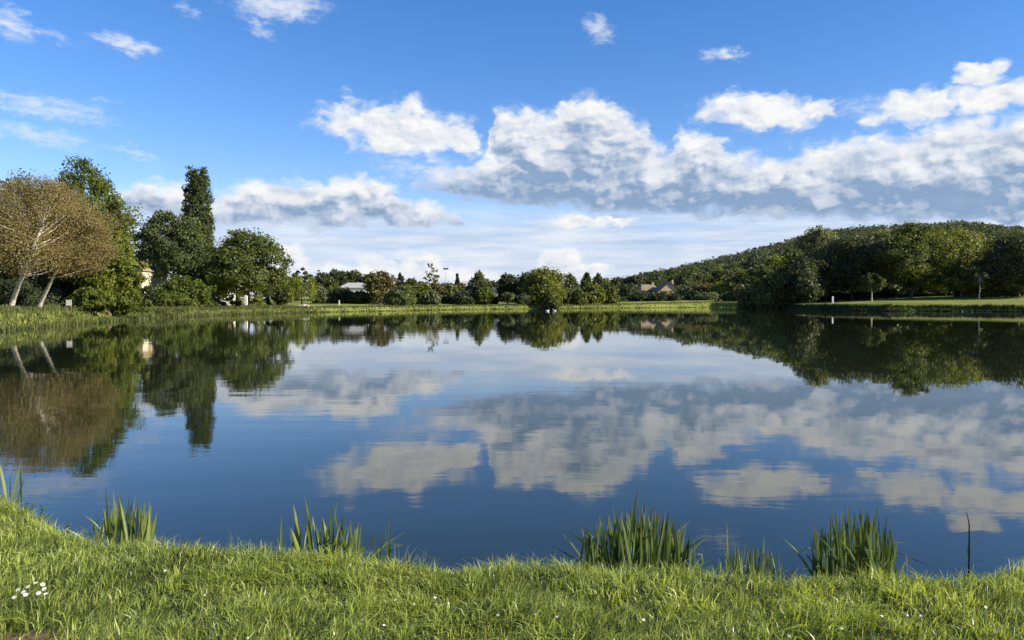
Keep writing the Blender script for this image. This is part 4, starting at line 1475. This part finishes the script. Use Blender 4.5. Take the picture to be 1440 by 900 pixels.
def sword_mesh(bend, twist, fold, wid=0.016, seg=7):
    """unit-height sword leaf leaning towards +x, with a folded keel"""
    vs, fs = [], []
    for i in range(seg + 1):
        t = i / seg
        w = wid * 0.62 * (0.9 + 0.2 * t) * (1 - max(0, (t - 0.72) / 0.28) ** 1.6) + 0.0006
        cx, cz = bend * t ** 2.0, t * (1 - 0.35 * abs(bend) * t ** 2)
        if fold and t > fold:
            k = t - fold
            cx += k * 0.9
            cz -= k * k * 1.5 + k * 0.55
        a = twist * t
        dx, dy = math.cos(a) * w, math.sin(a) * w
        vs += [(cx - dx, -dy, cz), (cx - dy * 0.25, dx * 0.25, cz), (cx + dx, dy, cz)]
    for i in range(seg):
        b = i * 3
        fs += [(b, b + 1, b + 4, b + 3), (b + 1, b + 2, b + 5, b + 4)]
    m = MB()
    m.add(vs, fs)
    me = m.mesh('leaf', True)
    me.materials.append(MAT['iris_leaf'])
    return me


rs = random.Random(5)
SWORDS = [sword_mesh(rs.uniform(0.005, 0.075), rs.uniform(-0.9, 0.9), 0) for _ in range(9)] + [sword_mesh(0.3, 0.5, 0), sword_mesh(0.40, -0.3, 0), sword_mesh(0.12, 0.4, 0.72), sword_mesh(0.1, -0.3, 0.6)]


def iris(label, x0, x1, Y, leaves, seed, deep=0.22, wid=1.0, name='iris_clump', leaf_m='iris_leaf'):
    """leaves: list of (x pixel of the tip, y pixel of the tip) or a count with a height range"""
    rs = random.Random(seed)
    X0, X1 = ray(x0, 420)[0] * Y, ray(x1, 420)[0] * Y
    xm = (X0 + X1) / 2
    zb = max(-0.02, hz(xm, Y)) - 0.03
    root = empty(name, (xm, Y, zb), label, 'plant', 'iris clumps along the near bank')
    for (tx, ty) in leaves:
        Yl = Y + rs.uniform(-deep, deep)
        u, w = ray(tx, ty)
        tipx, tipz = u * Yl - xm, EYE + w * Yl - zb
        zl = max(-0.03, hz(u * Yl, Yl)) - 0.02 - zb
        bx_ = tipx * 0.88 + rs.gauss(0, 0.035) * wid
        h_ = max(0.12, tipz - zl) * 1.05
        me = SWORDS[rs.randrange(9)] if rs.random() < 0.86 else SWORDS[9 + rs.randrange(4)]
        o = link(bpy.data.objects.new('leaf', me), root)
        o.material_slots[0].link = 'OBJECT'
        o.material_slots[0].material = MAT[leaf_m]
        o.location = (bx_, Yl - Y, zl)
        lean_x = tipx - bx_
        o.rotation_euler = (rs.gauss(0, 0.05), math.atan2(lean_x, h_) * 0.7, rs.uniform(-0.6, 0.6) + (math.pi if lean_x < 0 else 0))
        if lean_x < 0:
            o.rotation_euler[1] = abs(o.rotation_euler[1])
        ws = rs.uniform(0.55, 1.0) * wid
        o.scale = (max(0.45, ws), max(0.45, ws), h_)
    return root


def dense(rs, x0, x1, n, top, low, peak=0.5):
    """tips of a dense clump: highest in the middle"""
    out = []
    for _ in range(n):
        t = rs.random()
        x = x0 + (x1 - x0) * t
        k = 1 - abs(t - peak) / max(peak, 1 - peak)
        y = low + (top - low) * (0.35 + 0.65 * k ** 0.7) * rs.uniform(0.5, 1.0)
        out.append((x, y))
    return out


rs = random.Random(21)
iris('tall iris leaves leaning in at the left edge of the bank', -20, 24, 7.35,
     [(8, 655), (18, 648), (28, 650), (33, 662), (4, 664), (-6, 652), (12, 670), (24, 676), (-14, 650), (0, 640), (-24, 648)], 31, 0.15, 1.0, leaf_m='sunlit_iris_leaf')
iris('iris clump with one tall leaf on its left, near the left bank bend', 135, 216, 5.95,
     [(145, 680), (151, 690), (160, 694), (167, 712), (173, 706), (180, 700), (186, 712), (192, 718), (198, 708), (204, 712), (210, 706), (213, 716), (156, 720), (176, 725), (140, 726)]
     + dense(rs, 138, 215, 46, 694, 742), 32, 0.14, 1.1, leaf_m='sunlit_iris_leaf')
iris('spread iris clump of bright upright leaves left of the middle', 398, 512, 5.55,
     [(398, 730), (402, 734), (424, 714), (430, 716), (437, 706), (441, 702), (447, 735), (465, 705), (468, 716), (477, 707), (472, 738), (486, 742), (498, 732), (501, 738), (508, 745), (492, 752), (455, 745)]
     + dense(rs, 410, 508, 34, 716, 762), 33, 0.12, 1.25, leaf_m='sunlit_iris_leaf')
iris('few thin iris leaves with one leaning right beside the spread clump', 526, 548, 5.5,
     [(549, 712), (547, 716), (527, 738), (531, 745), (537, 748), (540, 740)], 34, 0.08, 0.75, leaf_m='sunlit_iris_leaf')
iris('widest dense dark iris clump right of the middle', 822, 975, 5.35,
     [(865, 706), (891, 692), (900, 716), (917, 723), (933, 720), (838, 734), (848, 728), (824, 745), (858, 738), (950, 742), (958, 746), (927, 732), (908, 730), (880, 726), (872, 722)]
     + dense(rs, 822, 968, 150, 702, 775), 35, 0.20, 1.05)
iris('pair of upright iris leaves at the right end of the widest clump', 968, 986, 5.3, [(982, 740), (977, 760), (972, 768), (985, 772)], 36, 0.06, 0.85, leaf_m='sunlit_iris_leaf')
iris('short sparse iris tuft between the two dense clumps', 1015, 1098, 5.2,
     [(1018, 742), (1024, 755), (1036, 766), (1048, 768), (1066, 768), (1074, 760), (1082, 772), (1090, 778), (1096, 782)] + dense(rs, 1014, 1100, 44, 758, 800), 37, 0.12, 0.7, leaf_m='sunlit_iris_leaf')
iris('dense fan-shaped iris clump at the right', 1140, 1262, 5.3,
     [(1149, 748), (1157, 735), (1180, 716), (1188, 722), (1196, 712), (1207, 720), (1219, 707), (1230, 704), (1240, 724), (1250, 730), (1260, 740), (1218, 722), (1168, 730), (1203, 728)]
     + dense(rs, 1142, 1258, 125, 710, 780), 38, 0.18, 1.0)

# single reed standing in the water at the right
X = ray(1368, 420)[0] * 5.9
reed = empty('reed_stalk', (X, 5.9, -0.1), 'single thin dark reed stalk standing in the water at right', 'plant')
rz_ = EYE + ray(1368, 720)[1] * 5.9 + 0.1
m = MB().tube([(0, 0, 0), (0.004, 0, rz_ * 0.5), (0.0, 0, rz_ * 0.85), (-0.02, 0, rz_)], [0.008, 0.007, 0.005, 0.002], 6)
m.build('stalk', MAT['weed'], reed)
for zz, s in ((0.22, 1), (0.30, -1), (0.36, 1)):
    o = link(bpy.data.objects.new('leaf', SWORDS[9]), reed)
    o.location = (0.002, 0, zz)
    o.rotation_euler = (0, 0.5 * s, 0)
    o.scale = (0.3, 0.3, 0.13)


# broad-leaved water weeds at the foot of the bank
def weed(label, x, y, Y, n, r, h, seed):
    rg = np.random.default_rng(seed)
    X = ray(x, 420)[0] * Y
    z = max(0.0, hz(X, Y)) - 0.02
    root = empty('water_weed', (X, Y, z), label, 'plant', 'leafy weeds along the near bank')
    m = MB()
    V_ = []
    for i in range(max(4, n // 14)):
        a, k = rg.uniform(0, 6.28), rg.uniform(0.1, 1) * r
        tp = (k * math.cos(a), k * math.sin(a) * 0.6, h * rg.uniform(0.5, 1.1))
        m.tube([(tp[0] * 0.3, tp[1] * 0.3, 0), (tp[0] * 0.7, tp[1] * 0.7, tp[2] * 0.6), tp], [0.004, 0.003, 0.0015], 5, cap=False)
        V_.append(tp)
    V_ = np.array(V_)
    w = rg.integers(0, len(V_), n)
    t = rg.uniform(0.3, 1.05, n)[:, None]
    L = V_[w] * np.concatenate([0.3 + 0.7 * t, 0.3 + 0.7 * t, t], 1) + rg.normal(0, 0.012, (n, 3))
    v, f, rn = leaf_arrays(L, 0.020, unit(L + 1e-3), rg, 0.45)
    tag(m.build('stems', MAT['weed'], root), kind='stuff')
    obj('foliage', mesh_np('foliage', v, f, rn), MAT['weed'], root)


weed('leafy dark weed beside the leaning iris leaves at the left edge', 38, 700, 7.0, 130, 0.14, 0.30, 61)
weed('thin dark weeds at the left bank bend', 88, 725, 6.5, 90, 0.22, 0.26, 62)
weed('leafy weed at the right foot of the widest iris clump', 1002, 785, 5.25, 120, 0.12, 0.26, 63)
weed('yellowish leafy weed in front of the widest iris clump', 905, 790, 5.05, 70, 0.06, 0.20, 64)
weed('dark low weed at the left foot of the fan-shaped iris clump', 1132, 795, 5.2, 110, 0.12, 0.17, 65)
weed('low weed at the right foot of the fan-shaped iris clump', 1262, 785, 5.3, 70, 0.08, 0.2, 66)

# ---- daisies
plain('petal', (0.82, 0.81, 0.78), 0.7, 0.04)
plain('daisy_eye', (0.60, 0.38, 0.03), 0.8)


def flower_meshes(r):
    p = MB()
    for k in range(13):
        a = 2 * math.pi * k / 13
        ca, sa = math.cos(a), math.sin(a)
        q = [(0.25, -0.05, 0.0), (0.62, -0.14, 0.10), (1.0, -0.07, 0.05), (1.0, 0.07, 0.05), (0.62, 0.14, 0.10), (0.25, 0.05, 0.0)]
        p.add([(r * (x * ca - y * sa), r * (x * sa + y * ca), r * z) for x, y, z in q], [(0, 1, 4, 5), (1, 2, 3, 4)])
    e = MB().ball((0, 0, 0.04 * r), (0.30 * r, 0.30 * r, 0.16 * r), 10, 5)
    pm, em = p.mesh('petals'), e.mesh('eye', True)
    pm.materials.append(MAT['petal'])
    em.materials.append(MAT['daisy_eye'])
    st = MB().tube([(0, 0, -1.0), (0.01, 0, -0.5), (0, 0, 0)], [0.0016, 0.0014, 0.0012], 5).mesh('stem')
    st.materials.append(MAT['weed'])
    return pm, em, st


BIG, SMALL = flower_meshes(0.0135), flower_meshes(0.008)


def daisy(x, y, meshes, hgt, label, group, rs):
    # foot on the turf under the flower
    p = on_height(x, y, 0.43 + hgt)
    z = hz(p.x, p.y)
    root = empty('daisy', (p.x, p.y, z), label, 'flower', group)
    tilt = (rs.uniform(0.1, 0.7), rs.uniform(-0.2, 0.5), rs.uniform(-0.2, 0.2))
    st = link(bpy.data.objects.new('stem', meshes[2]), root)
    st.location = (0, 0, hgt)
    st.scale = (1, 1, hgt + 0.01)
    for nm, me in (('petals', meshes[0]), ('eye', meshes[1])):
        o = link(bpy.data.objects.new(nm, me), root)
        o.location = (0, 0, hgt)
        o.rotation_euler = tilt


rs = random.Random(9)
for (x, y) in [(20, 835), (25, 826), (33, 829), (39, 822), (36, 832), (50, 816), (60, 818), (54, 831), (64, 833), (62, 826)]:
    daisy(x, y, BIG, 0.085, 'white daisy in the cluster at the lower left of the grass', 'cluster of white daisies', rs)
for (x, y) in [(348, 897), (232, 800), (288, 837), (556, 842), (582, 846), (540, 880), (620, 850), (783, 874), (1240, 872), (1276, 866), (1295, 868), (1110, 888), (1184, 885), (1386, 862), (612, 838), (700, 868), (905, 872)]:
    daisy(x, y, SMALL, 0.06, 'tiny white daisy scattered singly in the near grass', 'tiny daisies scattered in the grass', rs)
